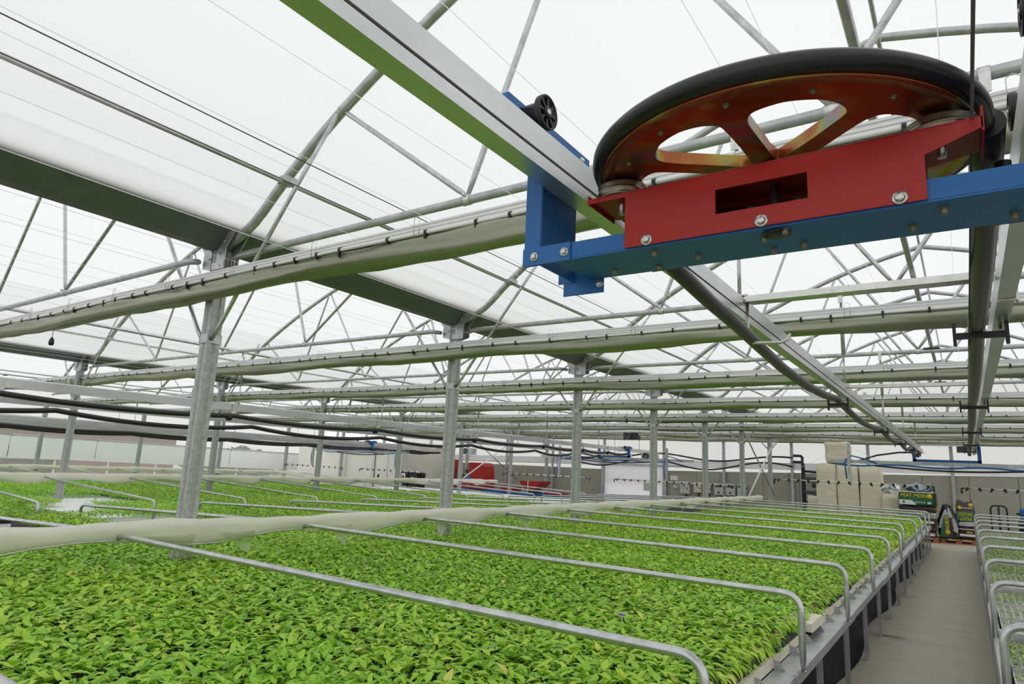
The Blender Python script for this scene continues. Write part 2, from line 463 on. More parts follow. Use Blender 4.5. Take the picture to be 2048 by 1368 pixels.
# outside, seen hazily through the side film
hb = thing('brick_building', 'long red brick building outside, blurred behind the side wall film', 'building', (-36, 14, 0))
MB().box((-40, 9.0, 0), (-36, 19.5, 2.05)).build('wall', BRICK, hb)
for k in range(3):
    MB().box((-36.05, 12.6 + k * 1.9, 0.75), (-35.97, 13.5 + k * 1.9, 1.35)).build('window', WHITEP, hb)
MB().prism([(-40.4, 2.05), (-35.6, 2.05), (-38, 2.7)], 'Y', 8.6, 19.9).build('roof', TILE, hb)
def blob_bush(name, label, c, r, n=220, seed=1):
    rr_ = random.Random(seed); m = MB()
    for k in range(n):
        th = rr_.uniform(0, 2 * PI); ph = rr_.uniform(0, PI / 1.8); q = rr_.uniform(0.75, 1.05)
        p = Vector((c[0] + r[0] * q * math.sin(ph) * math.cos(th), c[1] + r[1] * q * math.sin(ph) * math.sin(th), c[2] + r[2] * q * math.cos(ph)))
        a = Vector((rr_.uniform(-1, 1), rr_.uniform(-1, 1), rr_.uniform(-1, 1))).normalized() * 0.22
        b2 = a.cross(Vector((rr_.uniform(-1, 1), rr_.uniform(-1, 1), 1))).normalized() * 0.16
        m.add([p - a, p + b2, p + a, p - b2], [(0, 1, 2, 3)])
    m.lathe([(0.01, -0.2)] + [(math.sin(j / 8 * PI) * 0.72, -math.cos(j / 8 * PI) * 0.72) for j in range(1, 8)] + [(0.01, 0.72)], (0, 0, 0), 'Z', 12)
    nv = 9 * 12
    for i in range(len(m.v) - nv, len(m.v)):
        v = m.v[i]; m.v[i] = (c[0] + v[0] * r[0], c[1] + v[1] * r[1], c[2] + v[2] * r[2])
    o = m.build(name, FOLI); tag(o, label, 'bush'); return o
blob_bush('garden_bush', 'green bush outside the windows at the far left edge', (-32.5, 8.6, 0.5), (1.6, 1.5, 1.6), seed=1)
blob_bush('garden_bush', 'green bush outside in front of the brick building', (-33.0, 11.6, 0.3), (1.3, 1.0, 1.3), seed=2)
blob_bush('garden_bush', 'green bush outside the windows nearest the cream container', (-33.0, 21.5, 0.4), (1.6, 3.0, 1.2), seed=3)

# ================================================================== COLUMNS
def make_column(x, y, h, label, group=None, brace=True, z0=0.0):
    t_ = thing('column', label, 'column', (x, y, z0), group)
    a = 0.052
    poly = [(-a, -a), (-0.02, -a), (-0.012, -a + 0.012), (0.012, -a + 0.012), (0.02, -a), (a, -a), (a, -0.02), (a - 0.012, -0.012), (a - 0.012, 0.012), (a, 0.02), (a, a), (-a, a)]
    MB().prism([(x + p, y + q) for p, q in poly], 'Z', z0, h).build('post', GALV_D, t_)
    m = MB()
    zc = 2.256
    for s_ in (-1, 1):
        m.box((x - a - 0.008, y + s_ * (a + 0.001) - 0.004, zc - 0.035), (x + a + 0.008, y + s_ * (a + 0.001) + 0.004, zc + 0.035))
        m.box((x + s_ * (a + 0.001) - 0.004, y - a - 0.008, zc - 0.035), (x + s_ * (a + 0.001) + 0.004, y + a + 0.008, zc + 0.035))
    m.build('collar', GALV, t_)
    if brace:
        for s_ in (-1, 1):
            m = MB().tube([(x + s_ * 0.06, y - 0.03, zc - 0.01), (x + s_ * 0.16, y - 0.03, zc + 0.10), (x + s_ * 0.70, y - 0.03, zc + 0.80), (x + s_ * 1.29, y - 0.03, 3.79)], 0.016, 8)
            m.build('brace', GALV_T, t_)
        m = MB()
        for s_ in (-1, 1):
            m.prism([(x + s_ * 0.03, 2.80), (x + s_ * 0.15, 2.83), (x + s_ * 0.15, 2.96), (x + s_ * 0.26, 3.10), (x + s_ * 0.05, 3.10)], 'Y', y - 0.062, y - 0.055)
            m.prism([(x + s_ * 0.03, 2.80), (x + s_ * 0.15, 2.83), (x + s_ * 0.15, 2.96), (x + s_ * 0.26, 3.10), (x + s_ * 0.05, 3.10)], 'Y', y + 0.055, y + 0.062)
        m.box((x - 0.01, y - 0.068, 2.80), (x + 0.15, y - 0.060, 2.86))
        m.build('gusset_plate', GALV, t_)
        for (bx, bz) in ((0.10, 2.83), (-0.06, 2.90), (0.07, 2.93), (-0.13, 3.02), (0.13, 3.02)):
            bolt((x + bx, y - 0.068, bz), 'Y', 0.008).build('bolt', ZINC, t_)
    return t_
for i in range(7):
    make_column(ROW1, TY[i], 3.0, '%s galvanised column from the camera, standing through the near plant bench' % ORD[i])
for i in range(1, 8):
    lab = {1: 'nearest column of the second row, at the far left edge', 2: 'column of the second row standing in the white gap between plants',
           3: 'column of the second row half hidden behind the nearest column'}.get(i, '%s column of the second row, counted from the left edge' % ORD[i - 1])
    make_column(ROW2, TY[i] - 0.2, 3.0, lab)
for i in range(2, 8):
    make_column(ROW3, TY[i] - 0.3, 2.6, '%s grey side wall post counted from the left edge' % ORD[i - 2], brace=False)

# crossed wind braces
for (x, ya, yb, lab) in ((ROW1 + 0.02, TY[5], TY[6], 'between the last two columns of the near row'), (ROW2 + 0.02, TY[5] - 0.2, TY[6] + 0.1, 'between the last columns of the second row')):
    br = thing('wind_brace', 'crossed pair of tubes ' + lab, 'brace', (x, (ya + yb) / 2, 0.9))
    MB().tube([(x + 0.07, ya, 2.50), (x + 0.07, yb, 0.90)], 0.021, 8).build('tube', GALV_T, br)
    MB().tube([(x + 0.13, yb, 2.50), (x + 0.13, ya, 0.90)], 0.021, 8).build('tube', WHITE_T, br)

# ================================================================== ROOF TRUSSES
def make_truss(cx, y, hw, label):
    t_ = thing('roof_truss', label, 'roof truss', (cx, y, 2.9))
    P = [(px, y, z) for px, z in arch_pts(cx, hw, -0.02)]
    MB().tube(P, 0.036, 10).build('arch', GALV, t_)
    k = hw / 4.44
    m = MB().tube([(cx - hw + 0.14, y, 2.88), (cx - hw + 0.28, y, 2.905), (cx + hw - 0.28, y, 2.905), (cx + hw - 0.14, y, 2.88)], 0.026, 10, rs=[0.022, 0.026, 0.026, 0.022])
    m.build('bottom_chord', GALV, t_)
    for s_ in (-1, 1):
        A = (cx + s_ * (hw - 1.31 * k), y, 3.83); B = (cx + s_ * (hw - 2.51 * k), y, 2.93)
        Cc = (cx + s_ * (hw - 3.22 * k), y, 4.77); D = (cx, y, 2.93)
        for a, b_ in ((A, B), (B, Cc), (Cc, D)):
            av, bv = Vector(a), Vector(b_); d_ = (bv - av)
            MB().tube([av, av + d_ * 0.06, av + d_ * 0.94, bv], 0.018, 8, rs=[0.012, 0.018, 0.018, 0.012]).build('strut', GALV_T, t_)
        for q in (A, B):
            m = MB().tube([(q[0], q[1] - 0.045, q[2]), (q[0], q[1] + 0.045, q[2])], 0.009, 6).tube([(q[0] - 0.03, q[1], 2.905), (q[0] + 0.03, q[1], 2.905)] if q is B else [(q[0] - 0.01, q[1], q[2] + 0.03), (q[0] + 0.01, q[1], q[2] - 0.02)], 0.031 if q is B else 0.014, 10)
            m.build('node_clamp', ZINC, t_)
        # purlin clamp on the arch
        m = MB().cbox((cx + s_ * (hw - 0.75 * k), y, 3.415), (0.10, 0.10, 0.05)); m.build('purlin_clamp', GALV, t_)
    m = MB().tube([(cx - 0.03, y, 2.905), (cx + 0.03, y, 2.905)], 0.031, 10); m.build('node_clamp', ZINC, t_)
    return t_
tr0 = make_truss(SPANS[0][0], TY[0], SPANS[0][1], 'nearest roof truss, passing behind the big black tyred wheel')
spn = ['over the main aisle', 'over the second aisle to the left', 'over the far left bay']
for si in range(3):
    for i in range(8):
        if si == 0 and i == 0: continue
        if si == 2 and i < 2: continue
        dup(tr0, (SPANS[si][0], TY[i] - (0.1 if si == 1 else 0.25 if si == 2 else 0), 2.9), '%s roof truss %s' % (['nearest', 'second', 'third', 'fourth', 'fifth', 'sixth', 'seventh', 'eighth'][i], spn[si]), scale=(SPANS[si][1] / 4.44, 1, 1))

# gutters, purlins and ridge tubes
for x, lab, y0_ in ((ROW1, 'dark valley gutter over the near row of columns', -1.5), (ROW2, 'dark valley gutter over the second row of columns', 0), (ROW3, 'dark gutter over the side wall posts', 2)):
    g = thing('gutter', lab, 'gutter', (x, 10, 2.97))
    prof = [(-0.20, 3.16), (-0.185, 3.13), (-0.055, 2.975), (0.055, 2.975), (0.185, 3.13), (0.20, 3.16)]
    inner = [(0.175, 3.16), (0.165, 3.14), (0.05, 2.985), (-0.05, 2.985), (-0.165, 3.14), (-0.175, 3.16)]
    MB().prism([(x + p, z) for p, z in prof + inner], 'Y', y0_, YW).build('trough', GUTTER, g)
    for s_ in (-1, 1):
        m = MB(); vs = []; fs = []; n = 90
        for j in range(n + 1):
            y_ = y0_ + (YW - y0_) * j / n; h = 0.030 + 0.035 * random.random()
            vs += [(x + s_ * 0.175, y_, 3.155), (x + s_ * 0.205, y_, 3.155), (x + s_ * 0.20, y_, 3.165 + h)]
        for j in range(n):
            for q in range(3): fs.append((j * 3 + q, j * 3 + (q + 1) % 3, j * 3 + 3 + (q + 1) % 3, j * 3 + 3 + q))
        m.add(vs, fs).build('edge_grime', RUST, g)
for si, (cx, hw) in enumerate(SPANS[:3]):
    k = hw / 4.44
    for s_, sd in ((-1, 'left'), (1, 'right')):
        x = cx + s_ * (hw - 0.75 * k)
        p_ = thing('purlin', 'steel purlin tube on the %s roof slope %s' % (sd, spn[si]), 'purlin', (x, 10, 3.38))
        MB().tube([(x, -1.5, 3.40), (x, YW, 3.40)], 0.019, 8).build('tube', GALV_T, p_)
    rg = thing('ridge_tube', 'ridge tube at the top of the roof ' + spn[si], 'purlin', (cx, 10, 5.05))
    MB().tube([(cx, 0, 5.05), (cx, YW, 5.05)], 0.019, 8).build('tube', GALV_T, rg)
    tt = thing('tie_tube', 'straight tie tube lying along the truss chords ' + spn[si], 'tube', (cx + 0.13, 10, 2.95))
    MB().tube([(cx + 0.13, 1, 2.955), (cx + 0.13, YW, 2.955)], 0.019, 8).build('tube', GALV_T, tt)
    for i in range(0 if si == 0 else 1, 8):
        MB().box((cx + 0.05, TY[i] - 0.03, 2.925), (cx + 0.21, TY[i] + 0.03, 2.94)).build('saddle', DARKG, tt)

# ================================================================== SHADE SCREENS AND WIRES
def make_screen(i):
    y = TY[i] - 0.13
    t_ = thing('shade_screen', '%s folded shade screen bundle from the camera, hanging under the trusses' % ORD[i], 'shade screen', (-9, y, 2.55))
    x0, x1 = -22.8, 4.1
    n = 150 if i < 3 else 90
    dx = (x1 - x0) / n
    def sag(x): return 0.010 * math.sin(x * 1.1 + i) - 0.012 * math.sin(x * 2.3 + 2 * i)
    MB().box((x0, y - 0.020, 2.690), (x1, y + 0.03, 2.742)).box((x0, y - 0.026, 2.734), (x1, y - 0.020, 2.746)).box((x0, y - 0.024, 2.712), (x1, y - 0.020, 2.716)).build('profile', WHITE_T, t_)
    MB().tube([(x0 + (x1 - x0) * j / 40, y - 0.055, 2.672 + 0.3 * sag(x0 + (x1 - x0) * j / 40)) for j in range(41)], 0.012, 8).build('clip_tube', WHITE_T, t_)
    prof = [(-0.045, 2.665), (-0.060, 2.635), (-0.054, 2.61), (-0.064, 2.585), (-0.045, 2.556), (0.0, 2.545), (0.05, 2.545), (0.075, 2.575), (0.07, 2.63), (0.03, 2.69)]
    vs = []; fs = []; K = len(prof)
    rr_ = random.Random(i)
    ph = [rr_.uniform(0, 6) for _ in prof]
    for j in range(n + 1):
        x = x0 + dx * j
        for q, (py, pz) in enumerate(prof):
            lo = 1 if q in (3, 4, 5, 6, 7) else 0.3
            vs.append((x, y + py + 0.010 * math.sin(x * 3.1 + ph[q]) + 0.004 * math.sin(x * 9 + ph[q] * 2), pz + lo * (0.8 * sag(x) + 0.008 * math.sin(x * 2.2 + ph[q])) + 0.003 * math.sin(x * 11 + ph[q])))
    for j in range(n):
        for q in range(K): fs.append((j * K + q, j * K + (q + 1) % K, (j + 1) * K + (q + 1) % K, (j + 1) * K + q))
    MB().add(vs, fs, True).build('folded_cloth', SCREEN, t_)
    m = MB()
    x = x0
    while x < x1:
        x += rr_.choice([0.22, 0.30, 0.42, 0.36])
        big = rr_.random() < 0.25
        if i > 3: big = False
        m.lathe([(0.0125, -0.008), (0.018, -0.008), (0.018, 0.008), (0.0125, 0.008)], (x, y - 0.055, 2.672 + 0.3 * sag(x)), 'X', 8)
        m.box((x - 0.006, y - 0.07, 2.650 - (0.02 if big else 0)), (x + 0.006, y - 0.05, 2.665))
    o = m.build('clip', BLACK_P, t_); o['kind'] = 'stuff'
    if i < 3:
        m = MB(); x = x0 + 0.5
        while x < x1:
            m.tube([(x, y - 0.075, 2.66), (x, y - 0.075, 2.76), (x + 0.02, y - 0.07, 2.775), (x + 0.04, y - 0.075, 2.76), (x + 0.04, y - 0.075, 2.66)], 0.002, 5)
            x += 0.9
        o = m.build('wire_loop', ZINC, t_); o['kind'] = 'stuff'
    return t_
for i in range(8): make_screen(i)
# support wires run the length of the house
xs = [-13.0 + 0.62 * k for k in range(27)]
for k, x in enumerate(xs):
    for z in ((2.775, 2.965) if k % 2 == 0 else (2.775,)):
        xx = x + (0.1 if z > 2.9 else 0)
        if abs(xx - ROW1) < 0.08: xx += 0.15
        o = MB().tube([(xx, -1.2, z), (xx, YW - 0.1, z)], 0.0016, 5).build('screen_wire', WIRE)
        tag(o, 'thin white support wire of the shade screens under the roof', 'wire', 'white screen wires running the length of the house')
for x, z, lab in ((-2.82, 2.95, 'upper of the two dark drive cables at the top left'), (-3.12, 2.95, 'lower of the two dark drive cables at the top left')):
    o = MB().tube([(x, -0.5, z), (x, YW - 0.1, z)], 0.0030, 6).build('drive_cable', DARKWIRE); tag(o, lab, 'cable')
# hanging bulb weights
for (x, y, z, lab) in ((-7.37, 2.60, 2.40, 'black cord weight hanging under the nearest shade screen'), (-5.30, 11.55, 2.35, 'black cord weight hanging beside the fourth column'), (2.0, 8.6, 2.33, 'black cord weight hanging near the right edge')):
    cw = thing('cord_weight', lab, 'weight', (x, y, z - 0.05))
    MB().lathe([(0.001, -0.05), (0.02, -0.045), (0.026, -0.02), (0.02, 0.01), (0.009, 0.03), (0.001, 0.04)], (x, y, z), 'Z', 12).build('bulb', BLACK_P, cw)
    MB().tube([(x, y, z + 0.03), (x, y, 2.52)], 0.003, 5).build('cord', DARKWIRE, cw)

# ================================================================== OVERHEAD RAILS
def rail_profile(x, z0, z1, wd, side):
    """box rail with a running lip and a long groove on the aisle side"""
    h = wd / 2; s_ = side; zm = (z0 + z1) / 2
    p = [(x - s_ * h, z0), (x + s_ * h, z0), (x + s_ * h, zm), (x + s_ * h, z1 - 0.012), (x + s_ * (h - 0.012), z1), (x - s_ * h, z1)]
    return p
def make_rail(name, label, x, side, z0, z1, ya, yb, hang_x=0.0, wd=0.05, hang_from=0):
    t_ = thing(name, label, 'rail', (x, (ya + yb) / 2, z0))
    L = 6.0; y = ya
    while y < yb - 0.01:
        y1 = min(y + L, yb)
        MB().prism(rail_profile(x, z0, z1, wd, side), 'Y', y + (0.002 if y > ya else 0), y1).build('beam', GALV_B, t_)
        y = y1
    for i in range(8):
        if TY[i] > yb or i < hang_from: continue
        hx = x - side * hang_x
        m = MB().tube([(hx, TY[i], 2.84), (hx, TY[i], 2.62), (hx, TY[i], 2.40)], 0.015, 8, rs=[0.010, 0.015, 0.015])
        m.tube([(hx, TY[i], 2.40), (hx, TY[i], z1 + 0.01)], 0.008, 6)
        m.build('hanger', GALV_T, t_)
        m = MB().tube([(hx - 0.02, TY[i], 2.905), (hx + 0.02, TY[i], 2.905)], 0.032, 10).box((hx - 0.018, TY[i] - 0.03, 2.82), (hx + 0.018, TY[i] - 0.024, 2.90))
        m.build('hanger_strap', ZINC, t_)
        m = MB().box((hx - 0.035, TY[i] - 0.02, z1 + 0.002), (hx + 0.035, TY[i] + 0.02, z1 + 0.008)).box((x - side * wd / 2 - side * 0.010, TY[i] - 0.02, z0 - 0.01), (x - side * wd / 2 - side * 0.002, TY[i] + 0.02, z1 + 0.008))
        m.box((x - wd / 2, TY[i] - 0.012, z0 - 0.008), (x + wd / 2, TY[i] + 0.012, z0 - 0.001))
        m.build('rail_bracket', ZINC, t_)
    return t_
RX1, RX2, RZ0, RZ1 = -0.748, 0.155, 2.045, 2.150
make_rail('overhead_rail', 'left overhead trolley rail of the main aisle, running from top centre', RX1, 1, RZ0, RZ1, -0.6, 16.5)
make_rail('overhead_rail', 'right overhead trolley rail of the main aisle, beside the fat black pipe', RX2, -1, RZ0, RZ1, -0.6, 16.5)
make_rail('overhead_rail', 'nearer overhead rail of the second aisle, crossing behind the nearest column', -8.98, 1, 2.005, 2.120, 1.5, 22.0, hang_from=1)
make_rail('overhead_rail', 'farther overhead rail of the second aisle, crossing behind the nearest column', -9.88, -1, 1.875, 1.985, 1.5, 22.0, hang_from=1)
make_rail('overhead_rail', 'nearer overhead rail of the far left aisle, above the thick black pipe', -18.3, 1, 1.90, 2.01, 4.0, 21.0, hang_from=2)
make_rail('overhead_rail', 'farther overhead rail of the far left aisle, above the thick black pipe', -19.2, -1, 1.83, 1.94, 4.0, 21.0, hang_from=2)
for i in range(5):
    y = TY[i]
    o = MB().prism([(-0.025, RZ1 - 0.028), (0.025, RZ1 - 0.028), (0.025, RZ1 - 0.002), (-0.025, RZ1 - 0.002)], 'X', RX1 + 0.03, RX2 - 0.03)
    o.v = [(p[0], p[1] + y, p[2]) for p in o.v]
    o = o.build('spreader_bar', ZINC)
    tag(o, '%s flat bar tying the two main aisle rails together' % ORD[i], 'bar')
# hose holders and hoses
def holder(x0, x1, y, z, lab, hook=None):
    t_ = thing('hose_holder', lab, 'hose holder', ((x0 + x1) / 2, y, z))
    m = MB().box((x0, y - 0.012, z - 0.014), (x1, y + 0.012, z + 0.010)).box((x0 - 0.012, y - 0.016, z - 0.04), (x0, y + 0.016, z + 0.05)).box((x1, y - 0.016, z - 0.04), (x1 + 0.012, y + 0.016, z + 0.05))
    m.build('cross_bar', BLACK_P, t_)
    if hook:
        MB().tube([(hook, y, z + 0.02), (hook, y - 0.05, 2.10)], 0.006, 6).build('strap', ZINC, t_)
for i, y in enumerate([5.35, 8.35, 10.9, 12.9, 14.6]):
    holder(-0.81, -0.69, y, 1.955, '%s black hose holder under the left main rail' % ORD[i], -0.735)
for i, y in enumerate([3.15, 6.1, 9.0, 11.8, 14.0]):
    holder(0.005, 0.165, y, 2.00, '%s black hose holder beside the right main rail' % ORD[i], 0.15)
# zinc hook carrying the hose at the first hanger
hk = thing('hose_hook', 'zinc wire hook cradling the black hose at the nearest rail hanger', 'hook', (-0.70, TY[0], 2.0))
MB().tube([(-0.72, TY[0] + 0.02, 2.13), (-0.722, TY[0] + 0.02, 1.965), (-0.70, TY[0] + 0.02, 1.952), (-0.60, TY[0] + 0.05, 1.952), (-0.575, TY[0] + 0.06, 1.965), (-0.565, TY[0] + 0.07, 1.99)], 0.007, 6).build('hook_wire', ZINC, hk)
def festoon(name, label, x, ys, ztop_, sag_, r, m_=None, n=10, xw=0.0, pre=()):
    P = list(pre)
    for a, b_ in zip(ys[:-1], ys[1:]):
        for j in range(n):
            f = j / n
            P.append((x + xw * math.sin(f * PI), a + (b_ - a) * f, ztop_ - sag_ * 4 * f * (1 - f)))
    P.append((x, ys[-1], ztop_))
    o = MB().tube(P, r, 12).build(name, m_ or HOSE); tag(o, label, 'hose'); return o
festoon('water_hose', 'fat black hose looping under the left main rail', -0.752, [5.35, 8.35, 10.9, 12.9, 14.6, 15.5], 1.995, 0.06, 0.026, pre=[(-0.680, 1.40, 2.066), (-0.680, 1.55, 2.055), (-0.680, 1.80, 2.005), (-0.690, 2.15, 1.988), (-0.700, 2.5, 1.980), (-0.722, 3.0, 1.968), (-0.745, 3.5, 1.958), (-0.755, 4.2, 1.952), (-0.755, 4.8, 1.965)])
festoon('water_hose', 'fat black hose hanging beside the right main rail', 0.075, [3.15, 6.1, 9.0, 11.8, 14.0, 15.4], 2.035, 0.055, 0.030, pre=[(0.076, 1.40, 2.066), (0.077, 1.55, 2.058), (0.078, 1.80, 2.035), (0.077, 2.2, 2.012), (0.076, 2.7, 2.018)])
LHY = [-0.2, 2.75, 5.65, 8.6, 11.6, 14.5, 16.6, 18.2, 19.5]
festoon('water_hose', 'upper black hose looping under the second aisle rails', -8.93, LHY, 1.93, 0.05, 0.034)
festoon('water_hose', 'lower black hose looping under the second aisle rails', -9.80, [y + 0.9 for y in LHY], 1.83, 0.09, 0.034)
festoon('water_hose', 'nearer thick black hose under the far left rails', -18.25, [y + 3.0 for y in LHY[:-1]], 1.78, 0.03, 0.045)
festoon('water_hose', 'farther thick black hose under the far left rails', -19.15, [y + 3.4 for y in LHY[:-1]], 1.76, 0.05, 0.045)
for k, y in enumerate(LHY[1:8]):
    t_ = thing('hose_carrier', '%s hose carrier with zinc strap under the second aisle rail' % ORD[k], 'hose carrier', (-8.9, y, 1.9))
    MB().box((-8.955, y - 0.03, 1.88), (-8.93, y + 0.03, 2.10)).build('strap', ZINC, t_)
    MB().lathe([(0.001, -0.03), (0.05, -0.03), (0.05, 0.03), (0.001, 0.03)], (-8.93, y - 0.08, 1.905), 'Y', 12).build('roller', BLACK_P, t_)
# steering cables of the trolley
for (x, z, lab) in ((-0.645, 2.005, 'thin dark trolley cable along the left main rail'), (0.048, 2.005, 'thin dark trolley cable along the right main rail')):
    o = MB().tube([(x, -0.4, z), (x, 15.6, z)], 0.0026, 6).build('trolley_cable', DARKWIRE); tag(o, lab, 'cable')
o = MB().tube([(-0.565, 1.275, 2.020), (-0.04, 1.275, 2.020)], 0.0026, 6).build('trolley_cable', DARKWIRE); tag(o, 'thin dark cable stretched between the two small pulleys', 'cable')

# ================================================================== NEAR HOSE TROLLEY (blue frame, red bracket, big tyred wheel)
TX, TYc = -0.30, 1.385
tr = thing('hose_trolley', 'blue and red hose trolley with big black tyred wheel on the main aisle rails', 'trolley', (TX, TYc, 1.875))
for s_, X in ((-1, -0.800), (1, 0.205)):
    m = MB()
    th = 0.004
    # inverted-T side plate in the plane of the rail, with folded flanges
    yo = 0.0 if s_ < 0 else 0.13
    T_ = [(1.245, 1.868), (1.410, 1.868), (1.410, 2.125), (1.475 + yo * 1.6, 2.150), (1.475 + yo * 1.6, 2.235), (1.085 + yo, 2.235), (1.085 + yo, 2.125), (1.245, 2.125)]
    m.prism(T_, 'X', X - th / 2, X + th / 2)
    fx = X + s_ * 0.045
    for (ya, yb, za, zb) in ((1.243, 1.247, 1.868, 2.125), (1.408, 1.412, 1.868, 2.125), (1.083 + yo, 1.087 + yo, 2.125, 2.235), (1.473 + yo * 1.6, 1.477 + yo * 1.6, 2.150, 2.235)):
        m.box((min(X, fx), ya, za), (max(X, fx), yb, zb))
    m.box((min(X, fx), 1.085 + yo, 2.233), (max(X, fx), 1.475 + yo * 1.6, 2.237))
    m.box((min(X, fx), 1.085 + yo, 2.123), (max(X, fx), 1.245, 2.127))
    sp = m.build('side_plate', BLUE, tr, bevel=0.0012)
    # foot flanges bolted to the cross beam
    ix = X - s_ * 0.085
    MB().box((min(fx, ix), 1.238, 1.868), (max(fx, ix), 1.243, 1.912)).build('foot_flange', BLUE, tr, bevel=0.001)
    MB().box((min(fx, ix) if s_ > 0 else X - 0.03, 1.410, 1.835), (max(fx, ix), 1.415, 1.90)).build('foot_flange', BLUE, tr, bevel=0.001)
    for bx in (X - s_ * -0.012, X - s_ * 0.070):
        bolt((bx, 1.238, 1.889), 'Y', 0.0075).build('bolt', ZINC, tr)
    bolt((X - s_ * 0.075, 1.410, 1.858), 'Y', 0.007).build('bolt', ZINC, tr)
    bolt((X - s_ * 0.002, 1.285, 1.905), 'X', 0.007, 0.006, -s_).build('bolt', ZINC, tr)
    bolt((X - s_ * 0.002, 1.43 + yo * 0.4, 2.215), 'X', 0.007, 0.006, -s_).build('bolt', ZINC, tr)
    for yr in ((1.135,) if s_ < 0 else (1.262, 1.625)):
        cz = RZ1 + 0.037
        rx = X - s_ * 0.01
        r_ = MB()
        prof = [(0.010, 0.0), (0.028, 0.0), (0.028, -s_ * 0.045), (0.040, -s_ * 0.055), (0.040, -s_ * 0.068), (0.036, -s_ * 0.068), (0.034, -s_ * 0.062), (0.010, -s_ * 0.062), (0.010, 0.0)]
        r_.lathe(prof, (rx, yr, cz), 'X', 28)
        roll_o = r_.build('roller', BLACK_P, tr)
        m = MB()
        for q in range(8):
            a = q * PI / 4
            m.add([(rx - s_ * (0.0622 if e < 4 else 0.066), yr + math.cos(a + da) * rad, cz + math.sin(a + da) * rad) for e, (da, rad) in enumerate([(-0.10, 0.036), (0.10, 0.036), (0.22, 0.012), (-0.22, 0.012)] * 2)],
                  [(0, 1, 2, 3), (4, 5, 6, 7), (0, 1, 5, 4), (1, 2, 6, 5), (2, 3, 7, 6), (3, 0, 4, 7)])
        m.lathe([(0.006, -s_ * 0.060), (0.014, -s_ * 0.060), (0.014, -s_ * 0.069), (0.006, -s_ * 0.069)], (rx, yr, cz), 'X', 20)
        m.build('spokes', BLACK_P, roll_o)
        MB().tube([(X, yr, cz), (rx - s_ * 0.071, yr, cz)], 0.0062, 10).build('axle', ZINC, roll_o)
# cross beam: channel open upwards
m = MB()
m.box((-0.755, 1.2435, 1.874), (0.30, 1.2475, 1.912)).box((-0.755, 1.4055, 1.874), (0.30, 1.4095, 1.912)).box((-0.755, 1.2435, 1.870), (0.30, 1.4095, 1.874))
m.build('cross_beam', BLUE, tr, bevel=0.001)
for (bx, by) in ((-0.66, 1.36), (-0.555, 1.375), (-0.525, 1.275), (-0.45, 1.34), (-0.30, 1.29), (-0.255, 1.262), (-0.24, 1.36), (-0.05, 1.35), (0.00, 1.28), (0.10, 1.36), (-0.30, 1.37)):
    bolt((bx, by, 1.870), 'Z', 0.006, 0.010, -1).build('bolt', DULLZ, tr)
MB().lathe([(0.001, 0), (0.026, 0), (0.026, -0.004), (0.001, -0.004)], (-0.272, 1.275, 1.8695), 'Z', 20).build('hub_cap', BLACK_P, tr)
# red hub bracket: front plate with slot, top and rear plates
x0, x1 = -0.578, -0.022
zb, zt = 1.874, 1.974
def rect_with_slot(xa, xb, za, zb_, sa, sb, sza, szb, ya, yb):
    m = MB()
    m.box((xa, ya, za), (xb, yb, sza)).box((xa, ya, szb), (xb, yb, zb_)).box((xa, ya, sza), (sa, yb, szb)).box((sb, ya, sza), (xb, yb, szb))
    return m
fr = rect_with_slot(x0, x1, zb, zt, -0.380, -0.208, 1.914, 1.966, 1.236, 1.240)
bm_o = fr.build('front_plate', RED, tr)
MB().box((x0, 1.402, zb), (x1, 1.4045, 2.000)).build('rear_plate', RED, tr)
for ex in (x0 + 0.002, x1 - 0.002):
    MB().box((ex - 0.0015, 1.241, 1.955), (ex + 0.0015, 1.402, 2.0)).build('end_rib', RED, tr)
m = MB().prism([(-0.668, 1.236), (0.062, 1.236), (0.062, 1.37), (x1, 1.405), (x0, 1.405), (-0.668, 1.37)], 'Z', 2.0005, 2.0035)
m.prism([(x0, 1.236), (x1, 1.236), (x1, 1.240), (x0, 1.240)], 'Z', zt, 2.001)
m.box((-0.668, 1.236, 1.992), (x0, 1.239, 2.001)).box((-0.671, 1.236, 1.992), (-0.668, 1.372, 2.012)).box((0.060, 1.236, 1.978), (0.064, 1.372, 2.022))
m.prism([(x1, zt - 0.020), (0.062, 1.984), (0.062, 2.001), (x1, 2.001)], 'Y', 1.236, 1.239)
m.build('top_plate', RED, tr)
MB().box((x0 + 0.07, 1.398, 1.93), (x1 - 0.15, 1.4015, 1.990)).build('inner_plate', IRID, tr)
for bx in (-0.527, -0.292, -0.062):
    bolt((bx, 1.236, 1.884), 'Y', 0.0085, 0.007).build('bolt', ZINC, tr)
m = MB().tube([(TX + 0.01, 1.345, 1.872), (TX + 0.01, 1.345, 2.05)], 0.009, 14).lathe([(0.009, -0.004), (0.018, -0.004), (0.018, 0.004), (0.009, 0.004)], (TX + 0.01, 1.345, 1.945), 'Z', 16)
m.build('axle', DARKG, tr)
for (bx, by) in ((-0.335, 1.33), (-0.24, 1.33)):
    m = MB().tube([(bx, by, 1.955), (bx, by, 1.94), (bx, by, 1.915)], 0.009, 8, rs=[0.009, 0.009, 0.006]); m.lathe([(0.001, 1.931 - 1.935), (0.011, -0.004), (0.011, 0.004), (0.001, 0.004)], (bx, by, 1.930), 'Z', 6)
    m.build('spring_bolt', ZINC, tr)
